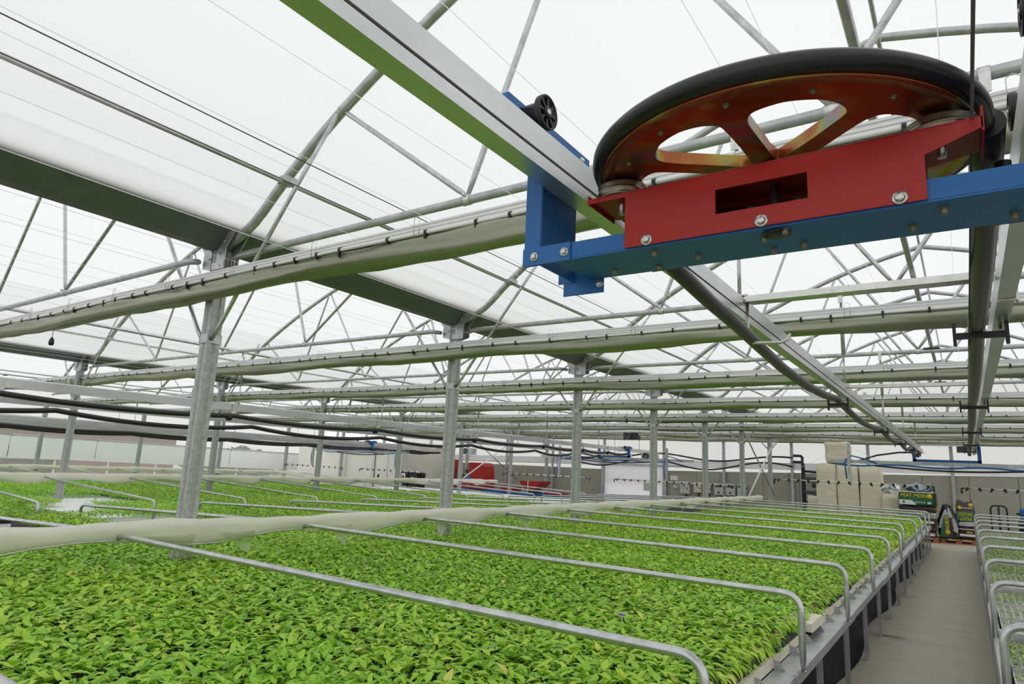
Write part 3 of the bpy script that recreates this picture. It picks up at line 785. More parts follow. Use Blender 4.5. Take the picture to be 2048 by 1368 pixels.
# rear lower cross strip and guide blocks
MB().box((-0.62, 1.52, 1.938), (0.14, 1.524, 1.962)).build('guide_strip', ZINC, tr)
for gx in (-0.60, 0.10):
    MB().lathe([(0.001, 0), (0.014, 0), (0.014, 0.06), (0.001, 0.06)], (gx, 1.50, 1.965), 'Z', 14).build('guide_roller', BLACK_P, tr)
    MB().box((gx - 0.03, 1.41, 1.905), (gx + 0.03, 1.52, 1.938)).build('guide_block', DARKG, tr)
# small grooved pulleys
for (px, py) in ((-0.610, 1.290), (0.003, 1.312)):
    prof = [(0.008, -0.018), (0.051, -0.018), (0.056, -0.015), (0.048, -0.009), (0.056, -0.003), (0.056, 0.001), (0.048, 0.007), (0.056, 0.013), (0.052, 0.016), (0.008, 0.016)]
    pl = MB().lathe(prof, (px, py, 2.0235), 'Z', 40).build('pulley', PULZ, tr)
    MB().tube([(px, py, zt + 0.002), (px, py, 2.036)], 0.0075, 10).build('pulley_bolt', ZINC, pl)
# the big wheel
WZ, WR = 2.047, 0.392
wc = (TX, TYc, WZ)
wh = thing('wheel', None, None, (0, 0, 0)); del_keys = [k for k in wh.keys()]
wh.parent = tr; wh.location = (TX - tr.location.x, TYc - tr.location.y, WZ - tr.location.z)
tyre = [(0.352, 0.034), (0.358, 0.006), (0.366, -0.001), (0.376, 0.000), (0.384, 0.006), (0.388, 0.016), (0.387, 0.027), (0.380, 0.035), (0.368, 0.038), (0.356, 0.037)]
MB().lathe(tyre, wc, 'Z', 128, close=True).build('tyre', RUBBER, wh)
rim = [(0.340, 0.0), (0.362, -0.004), (0.366, -0.002), (0.360, 0.004), (0.352, 0.012), (0.350, 0.030), (0.340, 0.030)]
MB().lathe(rim, wc, 'Z', 128, close=True).build('rim', IRID, wh)
# disc with seven kidney openings, built as a polar grid
bmw = bmesh.new()
NA, = (224,)
radii = [0.045, 0.055, 0.065, 0.08, 0.10, 0.12, 0.14, 0.165, 0.19, 0.215, 0.235, 0.25, 0.262, 0.272, 0.280, 0.287, 0.30, 0.32, 0.342]
pit = 2 * PI / 7
def in_hole(r, a):
    # opening centred on a0 = -67.8 deg + k * pitch; spoke width about 0.055 m
    d_ = ((a + math.radians(67.8) + pit / 2) % pit) - pit / 2
    if r < 0.058 or r > 0.287: return False
    half = max(0.0, pit / 2 - math.asin(min(1, 0.021 / r)))
    lim = half
    if r > 0.235:
        f = (r - 0.235) / 0.052
        lim = half * math.sqrt(max(0, 1 - f * f)) if f < 1 else 0
    if r < 0.10: lim = half * min(1.0, (r - 0.05) / 0.03)
    return abs(d_) < lim
HS = 0.026
grid = {}
def gv(i, k, z):
    key = (i, k % NA, z)
    if key not in grid:
        a = 2 * PI * (k % NA) / NA
        r = radii[i]
        grid[key] = bmw.verts.new((r * math.cos(a), r * math.sin(a), 0.0 if z == 0 else HS))
    return grid[key]
solid = set()
for i in range(len(radii) - 1):
    rm = (radii[i] + radii[i + 1]) / 2
    for k in range(NA):
        if not in_hole(rm, 2 * PI * (k + 0.5) / NA): solid.add((i, k))
for (i, k) in solid:
    bmw.faces.new((gv(i, k, 0), gv(i, k + 1, 0), gv(i + 1, k + 1, 0), gv(i + 1, k, 0)))
    bmw.faces.new((gv(i, k, 1), gv(i + 1, k, 1), gv(i + 1, k + 1, 1), gv(i, k + 1, 1)))
    for (di, dk, e) in ((-1, 0, ((i, k), (i, k + 1))), (1, 0, ((i + 1, k + 1), (i + 1, k))), (0, -1, ((i + 1, k), (i, k))), (0, 1, ((i, k + 1), (i + 1, k + 1)))):
        nb_ = (i + di, (k + dk) % NA)
        if nb_ not in solid:
            (ia, ka), (ib, kb) = e
            bmw.faces.new((gv(ia, ka, 0), gv(ia, ka, 1), gv(ib, kb, 1), gv(ib, kb, 0)))
# smooth the stepped hole edges
for _ in range(6):
    bd = [v for v in bmw.verts if any(abs(f.normal.z) < 0.5 for f in v.link_faces) and 0.05 < v.co.xy.length < 0.325]
    for f in bmw.faces: f.normal_update()
    bd = [v for v in bmw.verts if any(abs(f.normal.z) < 0.5 for f in v.link_faces) and 0.047 < v.co.xy.length < 0.325]
    new = {}
    bs = set(bd)
    for v in bd:
        nb_ = [e.other_vert(v) for e in v.link_edges if e.other_vert(v) in bs and abs(e.other_vert(v).co.z - v.co.z) < 1e-4 and any(abs(f.normal.z) < 0.5 for f in e.link_faces)]
        if len(nb_) == 2: new[v] = v.co * 0.5 + (nb_[0].co + nb_[1].co) * 0.25
    for v, c_ in new.items(): v.co = c_
bmesh.ops.recalc_face_normals(bmw, faces=bmw.faces)
me = bpy.data.meshes.new('disc'); bmw.to_mesh(me); bmw.free(); me.materials.append(IRID)
do = bpy.data.objects.new('disc', me); C.objects.link(do); do.parent = wh
MB().lathe([(0.01, -0.012), (0.040, -0.012), (0.046, -0.004), (0.046, 0.03), (0.01, 0.03)], wc, 'Z', 40, close=True).build('hub', IRID, wh)
for q in range(14):
    a = q * 2 * PI / 14 + 0.2
    bolt((TX + 0.315 * math.cos(a), TYc + 0.315 * math.sin(a), WZ), 'Z', 0.0045, 0.005, -1).build('bolt', DULLZ, wh)

# ================================================================== SPRAY BOOMS
def nozzle_bar(parent, xa, xb, y, z, side, n):
    MB().tube([(xa, y, z), (xb, y, z)], 0.013, 8).build('spray_bar', ALU, parent)
    for j in range(n):
        x = xa + (xb - xa) * (j + 0.3) / (n - 0.4)
        m = MB().tube([(x, y - 0.02, z + 0.02), (x, y - 0.02, z - 0.03)], 0.022, 8)
        m.tube([(x, y - 0.02, z - 0.02), (x + 0.03 * (1 if j % 2 else -1), y - 0.03, z - 0.05)], 0.014, 6)
        m.build('nozzle', BLACK_P, parent)
    for e, s_ in ((xa, 1), (xb, -1)):
        MB().tube([(e, y, z), (e - s_ * 0.03, y - 0.03, z - 0.01), (e - s_ * 0.03, y - 0.04, z - 0.10)], 0.018, 7).build('end_nozzle', BLACK_P, parent)
def boom(label, cx, y, zr, hw_, zbar, arm, ylen, zoff=0.0):
    t_ = thing('spray_boom', label, 'spray boom', (cx, y, zr - 0.25))
    zb_ = zr - 0.22
    m = MB().box((cx - 0.56, y - 0.05, zb_), (cx + 0.56, y + 0.05, zb_ + 0.05))
    m.build('carriage_beam', BLUE, t_)
    for s_ in (-1, 1):
        m = MB().box((cx + s_ * 0.53 - 0.03, y - 0.05, zb_), (cx + s_ * 0.53 + 0.03, y + 0.05, zr + 0.10)).box((cx + s_ * 0.53 - 0.02, y - 0.20, zr + 0.06), (cx + s_ * 0.53 + 0.02, y + 0.20, zr + 0.13))
        m.build('hanger_plate', BLUE, t_)
        for dy in (-0.15, 0.15):
            MB().lathe([(0.001, -0.03), (0.05, -0.03), (0.05, 0.03), (0.001, 0.03)], (cx + s_ * 0.46, y + dy, zr + 0.10), 'X', 14).build('roller', BLACK_P, t_)
    MB().box((cx + 0.18, y - 0.12, zr - 0.02), (cx + 0.40, y + 0.06, zr + 0.12)).build('motor', DARKG, t_)
    MB().box((cx - hw_, y - 0.16, zb_ - 0.075), (cx + hw_, y - 0.08, zb_ - 0.002)).build('boom_beam', GALV, t_)
    for (s_, px, xa, xb, n) in arm:
        MB().box((px - 0.03, y - 0.24, zbar + 0.02), (px + 0.03, y - 0.17, zr + 0.10)).build('drop_post', GALV, t_)
        MB().tube([(px - 0.05, y - 0.22, zbar + 0.08), (px - 0.08, y - 0.23, zbar + 0.4), (px - 0.06, y - 0.2, zb_), (px + 0.04, y - 0.18, zb_ + 0.08), (px + 0.25, y - 0.17, zb_ + 0.03), (px + 0.5, y - 0.18, zb_ - 0.06)], 0.015, 7).build('feed_hose', BLUE2, t_)
        MB().lathe([(0.001, -0.03), (0.022, -0.03), (0.022, 0.03), (0.001, 0.03)], (px, y - 0.21, zbar + 0.05), 'Z', 10).build('valve', YELLOW, t_)
        nozzle_bar(t_, xa, xb, y - 0.21, zbar, s_, n)
        MB().tube([(px, y - 0.20, zr + 0.05), (xa, y - 0.20, zbar + 0.02)], 0.003, 5).tube([(px, y - 0.20, zr + 0.05), (xb, y - 0.20, zbar + 0.02)], 0.003, 5).build('stay_wire', WIRE, t_)
    P = [(cx - 1.9 + 3.8 * j / 40, y - 0.19, zb_ - 0.10 - 0.018 * math.sin(j * 0.42)) for j in range(41)]
    MB().tube(P, 0.018, 8).build('supply_hose', BLUE2, t_)
    P = [(cx - 1.2 + 2.6 * j / 30, y - 0.23, zb_ - 0.11 - 0.06 * math.sin(j / 30 * PI)) for j in range(31)]
    MB().tube(P, 0.018, 8).build('black_hose', HOSE, t_)
    return t_
boom('blue framed spray boom at the end of the main aisle', -0.30, 15.4, 2.06, 2.05, 1.37, [(-1, -1.98, -3.42, -0.56, 15), (1, 1.35, -0.06, 2.7, 15)], 0)
boom('blue framed spray boom at the end of the second aisle', -9.43, 19.6, 2.03, 2.7, 1.12, [(-1, -11.35, -13.6, -10.2, 12), (1, -7.55, -9.25, -5.6, 16)], 0)
boom('blue framed spray boom beside the cream container', -18.75, 17.3, 1.92, 2.5, 1.02, [(-1, -21.3, -22.9, -19.5, 11), (1, -16.7, -18.5, -15.4, 11)], 0)
# red-yellow tube standing beyond the right boom
o = MB().tube([(1.05, 15.0, 1.72), (1.15, 15.0, 1.62), (1.45, 15.0, 0.9)], 0.03, 8).build('yellow_hose', YELLOW); tag(o, 'yellow hose hanging from the boom at the right edge', 'hose')

# ================================================================== BENCHES
ZB = 0.475
XE = -0.733
def hoop_part(parent, pts, r=0.0175):
    return MB().tube(pts, r, 10).build('hoop', GALV_T, parent)
def rounded(p0, corner, p1, r, n=6):
    a = (Vector(p0) - Vector(corner)).normalized(); b_ = (Vector(p1) - Vector(corner)).normalized()
    c_ = Vector(corner)
    out = []
    for j in range(n + 1):
        f = j / n
        out.append(tuple((c_ + a * r) * (1 - f) ** 2 + c_ * 2 * f * (1 - f) + (c_ + b_ * r) * f ** 2))
    return out
b1 = thing('plant_bench', 'near plant bench full of green seedlings, left of the aisle', 'bench', (-4.8, 9, 0))
YB0, YB1 = -0.4, 18.2
MB().box((-8.75, YB0, 0.42), (XE - 0.13, YB1, ZB - 0.01)).build('bed', SOIL, b1)
y = YB0; k = 0
while y < YB1 - 0.05:
    y1 = min(y + 1.98, YB1)
    dxo = 0.006 * (k % 2)
    prof = [(XE - 0.11, ZB), (XE - 0.012 - dxo, ZB), (XE - dxo, ZB - 0.006), (XE - dxo, ZB - 0.055), (XE - 0.02 - dxo, ZB - 0.058), (XE - 0.02 - dxo, ZB - 0.05), (XE - 0.008 - dxo, ZB - 0.048), (XE - 0.01 - dxo, ZB - 0.010), (XE - 0.11, ZB - 0.008)]
    MB().prism(prof, 'Y', y + 0.004, y1).build('side_rail', GALV, b1)
    y = y1; k += 1
y = 0.25; k = 0
while y < YB1:
    a = 0.014
    MB().prism([(XE - 0.036, y - a), (XE - 0.006, y - a), (XE - 0.006, y - a + 0.005), (XE - 0.031, y - a + 0.005), (XE - 0.031, y + a - 0.005), (XE - 0.006, y + a - 0.005), (XE - 0.006, y + a), (XE - 0.036, y + a)], 'Z', 0.0, ZB - 0.012).build('leg', GALV, b1)
    y += 1.0; k += 1
for j in range(9):
    y = 0.3 + j * 2.0
    MB().box((-1.55, y - 0.02, 0), (-1.51, y + 0.02, 0.42)).build('inner_leg', GALV, b1)
# black cloth hanging behind the legs
vs = []; fs = []
n = 120
for j in range(n + 1):
    y = YB0 + (YB1 - YB0) * j / n
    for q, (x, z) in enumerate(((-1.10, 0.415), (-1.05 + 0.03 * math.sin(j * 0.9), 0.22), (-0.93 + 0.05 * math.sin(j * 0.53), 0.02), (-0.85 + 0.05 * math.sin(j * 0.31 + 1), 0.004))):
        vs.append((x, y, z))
for j in range(n):
    for q in range(3): fs.append((j * 4 + q, j * 4 + q + 1, j * 4 + 5 + q, j * 4 + 4 + q))
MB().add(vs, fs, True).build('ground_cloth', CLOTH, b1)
HY = [2.198 + 1.486 * k for k in range(-1, 11)]
for k, y in enumerate(HY):
    if y > YB1: continue
    xe = XE + 0.004
    if k in (7,): xe = XE - 0.07
    P = [(-4.62, y + 0.012, 0.815), (-4.55, y, 0.827)] + rounded((-4.5, y, 0.827), (xe, y, 0.826), (xe, y, 0.40), 0.09) + [(xe, y, 0.62), (xe + 0.001, y, 0.53), (xe + 0.002, y, 0.468)]
    rs = [0.0175] * (len(P) - 2) + [0.0165, 0.009]
    hp_ = MB().tube(P, 0.0175, 10, rs=rs).build('hoop', GALV_T, b1)
    bolt((XE + 0.012, y, 0.468), 'X', 0.006, 0.006, 1).build('hoop_bolt', ZINC, hp_)
    P = [(-4.95, y, 0.83)] + rounded((-5.0, y, 0.83), (-8.72, y, 0.70), (-8.72, y, 0.3), 0.09) + [(-8.72, y, 0.40)]
    MB().tube(P, 0.0175, 10).build('hoop', GALV_T, b1)
for j in range(50):
    y = 0.7 + j * 0.36
    if y > YB1: break
    MB().prism([(XE - 0.108, ZB + 0.001), (XE - 0.055, ZB + 0.001), (XE - 0.065, ZB + 0.014), (XE - 0.085, ZB + 0.042), (XE - 0.108, ZB + 0.045)], 'Y', y - 0.0015, y + 0.0015).build('stop_bracket', GALV_D, b1)
    if j < 22: bolt((XE - 0.092, y - 0.0015, ZB + 0.024), 'Y', 0.003, 0.002).build('stop_rivet', ZINC, b1)
# polystyrene trays and black cell trays along the aisle edge
y = 0.05; k = 0
while y < YB1 - 0.3:
    L = 0.345
    off = 0.045 if k in (12,) else random.uniform(-0.008, 0.008)
    m = MB().prism([(XE - 0.42, ZB + 0.002), (XE - 0.112 + off, ZB + 0.002), (XE - 0.116 + off, ZB + 0.050), (XE - 0.42, ZB + 0.050)], 'Y', y + 0.006, y + L)
    if off > 0.04: m.v = [(p[0], p[1], p[2] + 0.045) for p in m.v]
    o = m.build('foam_tray', POLY)
    if off > 0.04: tag(o, 'cream foam tray standing proud over the bench edge near the second hoop', 'tray')
    else:
        hk_ = max(0, int((y + 0.17 - HY[1]) // 1.486) + 1); q_ = int(((y + 0.17 - HY[1]) % 1.486) / 0.357)
        tag(o, ('%s cream foam tray beyond the %s hoop along the aisle edge' % (['first', 'second', 'third', 'fourth', 'fifth'][q_], (ORD + ['ninth', 'tenth', 'eleventh'])[hk_ - 1])) if hk_ else '%s cream foam tray before the nearest hoop on the aisle edge' % (['first', 'second', 'third', 'fourth', 'fifth', 'sixth', 'seventh'][k]), 'tray', 'foam trays along the bench edge')
    y += L + 0.012; k += 1
y = 0.0; k = 0
while y < YB1 - 0.4:
    L = 0.52
    off = random.uniform(-0.012, 0.012)
    m = MB().box((-1.25, y + 0.004, ZB + 0.052), (XE - 0.136 + off, y + L, ZB + 0.066)).box((XE - 0.142 + off, y + 0.004, ZB + 0.045), (XE - 0.130 + off, y + L, ZB + 0.072))
    o = m.build('cell_tray', TRAYB)
    hk_ = max(0, int((y + 0.26 - HY[1]) // 1.486) + 1); q_ = int(((y + 0.26 - HY[1]) % 1.486) / 0.528)
    tag(o, ('%s black seedling tray beyond the %s hoop along the aisle edge' % (['first', 'second', 'third'][q_], (ORD + ['ninth', 'tenth', 'eleventh'])[hk_ - 1])) if hk_ else '%s black seedling tray before the nearest hoop on the aisle edge' % (['first', 'second', 'third', 'fourth', 'fifth'][k]), 'tray', 'black cell trays along the bench edge')
    y += L + 0.008; k += 1

# second and third benches
b2 = thing('plant_bench', 'second plant bench with a white gap, beyond the second aisle', 'bench', (ROW2, 12, 0))
MB().box((-18.0, 2.0, 0.34), (-9.95, 19.5, 0.38)).build('bed', BEDW, b2)
for k in range(12):
    MB().box((-10.02, 2.6 + k * 1.486, 0), (-9.97, 2.65 + k * 1.486, 0.34)).build('leg', GALV, b2)
HY2 = [3.70 + 1.5 * k for k in range(0, 11)]
for k, y in enumerate(HY2):
    P = [(-13.95, y, 0.79)] + rounded((-13.9, y, 0.79), (-9.95, y, 0.64), (-9.95, y, 0.3), 0.10) + [(-9.95, y, 0.36)]
    MB().tube(P, 0.0175, 8).build('hoop', GALV_T, b2)
    P = [(-14.15, y, 0.79)] + rounded((-14.2, y, 0.79), (-17.95, y, 0.70), (-17.95, y, 0.3), 0.10) + [(-17.95, y, 0.36)]
    MB().tube(P, 0.0175, 8).build('hoop', GALV_T, b2)
b3 = thing('plant_bench', 'farthest plant bench along the left side wall', 'bench', (ROW3, 13, 0))
MB().box((-27.4, 5.0, 0.14), (-19.3, 19.5, 0.18)).build('bed', BEDW, b3)
for k in range(9):
    y = 6.2 + 1.5 * k
    P = [(-23.3, y, 0.68)] + rounded((-23.3, y, 0.68), (-19.4, y, 0.52), (-19.4, y, 0.2), 0.10) + [(-19.4, y, 0.16)]
    MB().tube(P, 0.0175, 8).build('hoop', GALV_T, b3)
    MB().box((-19.42, y + 0.4, 0), (-19.36, y + 0.45, 0.14)).build('leg', GALV, b3)

# fleece rolls along the bench centres
def fleece(label, x, z, ya, yb, r, seed, flaps):
    t_ = thing('fleece_roll', label, 'fleece roll', (x, (ya + yb) / 2, z))
    rr_ = random.Random(seed)
    n = int((yb - ya) / 0.08); K = 12
    vs = []; fs = []
    ph = [rr_.uniform(0, 6) for _ in range(6)]
    for j in range(n + 1):
        y = ya + (yb - ya) * j / n
        s_ = 0.5 + 0.5 * math.sin(2 * PI * (y - ya) / 1.486 + ph[0])
        drop = 0.015 + 0.075 * s_ ** 1.5 + 0.012 * math.sin(y * 5 + ph[1])
        rad = r * (1 + 0.10 * math.sin(y * 2.3 + ph[2]) + 0.05 * math.sin(y * 7 + ph[3]))
        end = min(1.0, (y - ya) / 0.15 + 0.35, (yb - y) / 0.25 + 0.25)
        rad *= end
        zc = z + 0.006 * math.sin(y * 4 + ph[4]) + 0.004 * math.sin(y * 13)
        for q in range(K):
            a = 2 * PI * q / K
            dx, dz = math.cos(a) * rad, math.sin(a) * rad
            if dz < -0.2 * rad: dz -= drop * end * (-dz / rad) ; dx *= 0.75
            vs.append((x + dx + 0.004 * math.sin(y * 9 + q), y, zc + dz))
    for j in range(n):
        for q in range(K): fs.append((j * K + q, j * K + (q + 1) % K, (j + 1) * K + (q + 1) % K, (j + 1) * K + q))
    fs.append(tuple(range(K))); fs.append(tuple(n * K + q for q in reversed(range(K))))
    MB().add(vs, fs, True).build('roll', FLEECE, t_)
    P = [(x + 0.035, ya + (yb - ya) * j / n, z - r * 0.9 - (0.02 + 0.065 * (0.5 + 0.5 * math.sin(2 * PI * (yb - ya) * j / n / 1.486 + ph[0])) ** 1.5)) for j in range(0, n + 1, 3)]
    MB().tube(P, 0.007, 6).build('weight_tube', GALV_T, t_)
    for (y, wd, ln, sk) in flaps:
        nn = 5
        vs = []; fs = []
        for j in range(nn + 1):
            f = j / nn; hw_ = wd / 2 * (1 - f) + 0.006
            for q in range(4):
                g_ = q / 3 * 2 - 1
                vs.append((x + 0.05 + 0.03 * f + 0.01 * math.sin(q * 2 + j), y + g_ * hw_ + sk * f, z - 0.05 - ln * f + 0.005 * math.sin(q * 3)))
        for j in range(nn):
            for q in range(3): fs.append((j * 4 + q, j * 4 + q + 1, j * 4 + 5 + q, j * 4 + 4 + q))
        MB().add(vs, fs, True).build('flap', NETF, t_)
    return t_
fleece('thick cream fleece roll along the middle of the near bench', -4.64, 0.86, -0.2, 19.0, 0.048, 3,
       [(2.55, 0.35, 0.10, 0.1), (3.05, 0.30, 0.16, 0.1), (4.05, 0.28, 0.17, 0.05), (5.45, 0.30, 0.18, -0.05), (6.95, 0.40, 0.18, 0.10), (8.7, 0.30, 0.16, 0.1), (9.7, 0.32, 0.16, -0.05), (11.5, 0.5, 0.13, 0), (12.6, 0.6, 0.11, 0)])
fleece('cream fleece roll along the middle of the second bench', -13.95, 0.82, 2.5, 19.5, 0.052, 5, [(7.5, 0.6, 0.15, 0.1), (12.0, 0.8, 0.12, 0)])
fleece('thin white fleece roll on the farthest bench by the side wall', -23.2, 0.70, 5.0, 19.0, 0.05, 8, [])

# right bench
XR = 0.075
b4 = thing('plant_bench', 'bench of white sprouting trays to the right of the aisle', 'bench', (2.0, 9, 0))
MB().box((XR + 0.04, 0.5, 0.455), (4.0, 18.0, 0.474)).build('bed', SOIL, b4)
y = 0.4
while y < 18:
    y1 = y + 1.98
    MB().prism([(XR - 0.006, 0.40), (XR + 0.03, 0.40), (XR + 0.03, 0.408), (XR + 0.002, 0.408), (XR + 0.002, 0.497), (XR + 0.035, 0.497), (XR + 0.035, 0.505), (XR - 0.006, 0.505)], 'Y', y + 0.003, y1).build('side_rail', GALV_B, b4)
    y = y1
for k in range(18):
    y = 0.9 + k * 1.0
    MB().prism([(XR - 0.002, y - 0.022), (XR + 0.04, y - 0.022), (XR + 0.04, y + 0.022), (XR - 0.002, y + 0.022), (XR - 0.002, y + 0.016), (XR + 0.034, y + 0.016), (XR + 0.034, y - 0.016), (XR - 0.002, y - 0.016)], 'Z', 0, 0.40).build('leg', GALV, b4)
CB = [2.92 + 2.33 * k for k in range(7)]
for y in CB:
    MB().prism([(y - 0.045, 0.462), (y - 0.045, 0.54), (y + 0.045, 0.54), (y + 0.045, 0.462), (y + 0.037, 0.462), (y + 0.037, 0.532), (y - 0.037, 0.532), (y - 0.037, 0.462)], 'X', XR + 0.005, 4.0).build('cross_beam', GALV_B, b4)
    MB().box((XR, y - 0.06, 0.495), (XR + 0.10, y + 0.06, 0.505)).build('joint_plate', GALV, b4)
HR = [2.05, 3.62, 5.15, 6.656, 8.142, 9.628, 11.114, 12.6, 14.086, 15.57, 17.06]
for y in HR:
    P = [(XR + 0.006, y, 0.46), (XR + 0.006, y, 0.50)] + rounded((XR + 0.006, y, 0.4), (XR + 0.008, y, 0.835), (4, y, 0.835), 0.09) + [(3.98, y, 0.835)]
    rs = [0.009, 0.0165] + [0.0175] * (len(P) - 2)
    MB().tube(P, 0.0175, 10, rs=rs).build('hoop', GALV_T, b4)

# white sprouting trays (open cells as real ribs) with sprouts
TWd, TLg = 0.40, 0.62
def tray_mesh():
    m = MB(); z0, z1 = 0.463, 0.500
    nx, ny = 9, 14
    for i in range(nx + 1):
        x = i * (TWd - 0.005) / nx; m.box((x, 0, z0), (x + 0.005, TLg, z1))
    for j in range(ny + 1):
        yq = j * (TLg - 0.005) / ny; m.box((0, yq, z0), (TWd, yq + 0.005, z1 - 0.001))
    return m
def leaves_mesh(name, pos, rotz, tilt, length, width, tint, mat_, hi=True, droop=0.35):
    """numpy leaf cloud: one mesh of folded pointed leaves; tilt = pitch of the leaf axis above the horizontal"""
    n = len(pos)
    if hi:
        base = np.array([[0, 0, 0], [-.36, .28, .10], [0, .30, -.02], [.36, .28, .10], [-.40, .58, .09], [0, .62, -.01], [.40, .58, .09], [0, 1, 0]], float)
        base[4, 0] = -.33; base[6, 0] = .33; base[1, 0] = -.42; base[3, 0] = .42
        tris = np.array([[0, 2, 1], [0, 3, 2], [1, 2, 5], [1, 5, 4], [2, 3, 6], [2, 6, 5], [4, 5, 7], [5, 6, 7]])
    else:
        base = np.array([[0, 0, 0], [-.45, .45, .10], [0, .5, -.02], [.45, .45, .10], [0, 1, 0]], float)
        tris = np.array([[0, 2, 1], [0, 3, 2], [1, 2, 4], [2, 3, 4]])
    K = len(base)
    X = base[None, :, 0] * width[:, None]
    Yl = base[None, :, 1] * length[:, None]
    Z = base[None, :, 2] * width[:, None] * 1.2 - droop * (base[None, :, 1] ** 2) * length[:, None]
    ct, st = np.cos(tilt)[:, None], np.sin(tilt)[:, None]
    Y2, Z2 = Yl * ct - Z * st, Yl * st + Z * ct
    cr_, sr_ = np.cos(rotz)[:, None], np.sin(rotz)[:, None]
    V = np.stack([X * cr_ - Y2 * sr_, X * sr_ + Y2 * cr_, Z2], 2) + pos[:, None, :]
    V = V.reshape(-1, 3)
    F = (tris[None] + (np.arange(n) * K)[:, None, None]).reshape(-1, 3)
    me = bpy.data.meshes.new(name)
    me.vertices.add(len(V)); me.vertices.foreach_set('co', V.astype(np.float32).ravel())
    me.loops.add(F.size); me.loops.foreach_set('vertex_index', F.astype(np.int32).ravel())
    me.polygons.add(len(F)); me.polygons.foreach_set('loop_start', np.arange(0, F.size, 3, dtype=np.int32))
    me.polygons.foreach_set('use_smooth', np.ones(len(F), bool))
    me.update(calc_edges=True)
    at_ = me.attributes.new('tint', 'FLOAT', 'POINT')
    at_.data.foreach_set('value', np.repeat(tint, K).astype(np.float32))
    me.materials.append(mat_)
    return me
def obj_from(name, me, parent=None, loc=(0, 0, 0)):
    o = bpy.data.objects.new(name, me); C.objects.link(o); o.location = loc
    if parent is not None: o.parent = parent
    return o
tm = tray_mesh().build('seed_tray', TRAYW); tray_me = tm.data; bpy.data.objects.remove(tm)
spr = []
for v in range(4):
    pos = []; 
    for i in range(9):
        for j in range(14):
            if rng.random() < (0.95 if v > 0 else 0.8):
                for q in range(6):
                    pos.append(((i + 0.5) * TWd / 9 + rng.normal(0, 0.005), (j + 0.5) * TLg / 14 + rng.normal(0, 0.005), 0.487 + rng.uniform(0, 0.018 + 0.008 * v)))
    pos = np.array(pos); n = len(pos)
    spr.append(leaves_mesh('sprouts', pos, rng.uniform(0, 2 * PI, n), rng.uniform(0.1, 0.9, n), rng.uniform(0.019, 0.029, n) * (1 + 0.18 * v), rng.uniform(0.010, 0.017, n) * (1 + 0.15 * v), rng.uniform(0, 1, n), LEAFY, False))
bounds = [0.6] + CB + [17.8]
cnt = 0
for bi in range(len(bounds) - 1):
    ya, yb = bounds[bi] + 0.055, bounds[bi + 1] - 0.055
    nrow = max(1, int((yb - ya) // (TLg + 0.005)))
    for r_ in range(nrow):
        for c_ in range(5 if ya < 12 else 4):
            if ya < 2 and c_ > 2: continue
            y = ya + r_ * (yb - ya) / nrow + random.uniform(0, 0.01); x = XR + 0.050 + c_ * (TWd + 0.012)
            o = obj_from('seed_tray', tray_me, None, (x, y, 0))
            tag(o, 'white sprout tray, %s from the aisle, %s row beyond the %s cross beam' % (['first', 'second', 'third', 'fourth', 'fifth'][c_], ['first', 'second', 'third'][r_ % 3], ORD[bi - 1] if bi else 'still unseen'), 'tray', 'sprouting trays on the right bench')
            v = 3 if (bi in (3, 4) and r_ % 2 == 0) else random.choice([0, 1, 1, 2])
            s_ = obj_from('sprouts', spr[v], o); s_['kind'] = 'stuff'
ml = thing('tray_marker', 'white marker strip with dark scribbles lying across the right bench trays', 'marker', (0.45, 10.2, 0.52))
MB().box((XR + 0.13, 10.16, 0.512), (XR + 0.95, 10.24, 0.516)).build('strip', WHITEPR, ml)
m = MB()
for q in range(12):
    xx = XR + 0.17 + q * 0.055; m.box((xx, 10.18, 0.516), (xx + 0.03, 10.18 + 0.025 + 0.02 * random.random(), 0.5175))
o = m.build('marking', BLACK_P, ml)

# ================================================================== CROPS
def lowfreq(x, y, s=0.0):
    return (np.sin(x * 1.7 + y * 0.9 + s) + np.sin(x * 0.8 - y * 1.9 + 2 * s + 1) + np.sin(x * 3.1 + y * 2.7 + s * 3) * 0.7 + np.sin(y * 4.9 - x * 1.1 + s) * 0.5) / 3.2
def crop(xa, xb, ya, yb, dens, ln, ztop_, hi, seed, layers=0.06, mask=None, edge=None, warm=0.0, tlo=0.15):
    r_ = np.random.default_rng(seed)
    n = int((xb - xa) * (yb - ya) * dens)
    x = r_.uniform(xa, xb, n); y = r_.uniform(ya, yb, n)
    if mask is not None:
        k_ = mask(x, y); x, y = x[k_], y[k_]; n = len(x)
    lf = lowfreq(x, y, 0.4)
    hgt = r_.beta(2.2, 1.3, n)
    z = ztop_ - layers * (1 - hgt) + 0.012 * lf + r_.normal(0, 0.004, n)
    tilt = r_.normal(0.28, 0.30, n)
    rot = r_.uniform(0, 2 * PI, n)
    length = ln * r_.uniform(0.7, 1.25, n); width = length * r_.uniform(0.48, 0.66, n)
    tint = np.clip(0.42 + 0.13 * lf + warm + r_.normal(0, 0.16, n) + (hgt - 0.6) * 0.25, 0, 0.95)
    yel = r_.random(n) < 0.012; tint[yel] = r_.uniform(0.93, 1.0, yel.sum())
    if edge is not None:       # leaves lean out and down over the aisle edge
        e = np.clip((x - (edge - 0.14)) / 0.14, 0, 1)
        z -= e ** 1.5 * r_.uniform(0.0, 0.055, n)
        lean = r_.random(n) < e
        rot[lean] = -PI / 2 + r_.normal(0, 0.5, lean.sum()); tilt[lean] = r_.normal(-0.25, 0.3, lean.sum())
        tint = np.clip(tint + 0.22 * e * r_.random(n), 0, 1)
    return np.stack([x, y, z], 1), rot, tilt, length, width, tint
ZC = 0.620
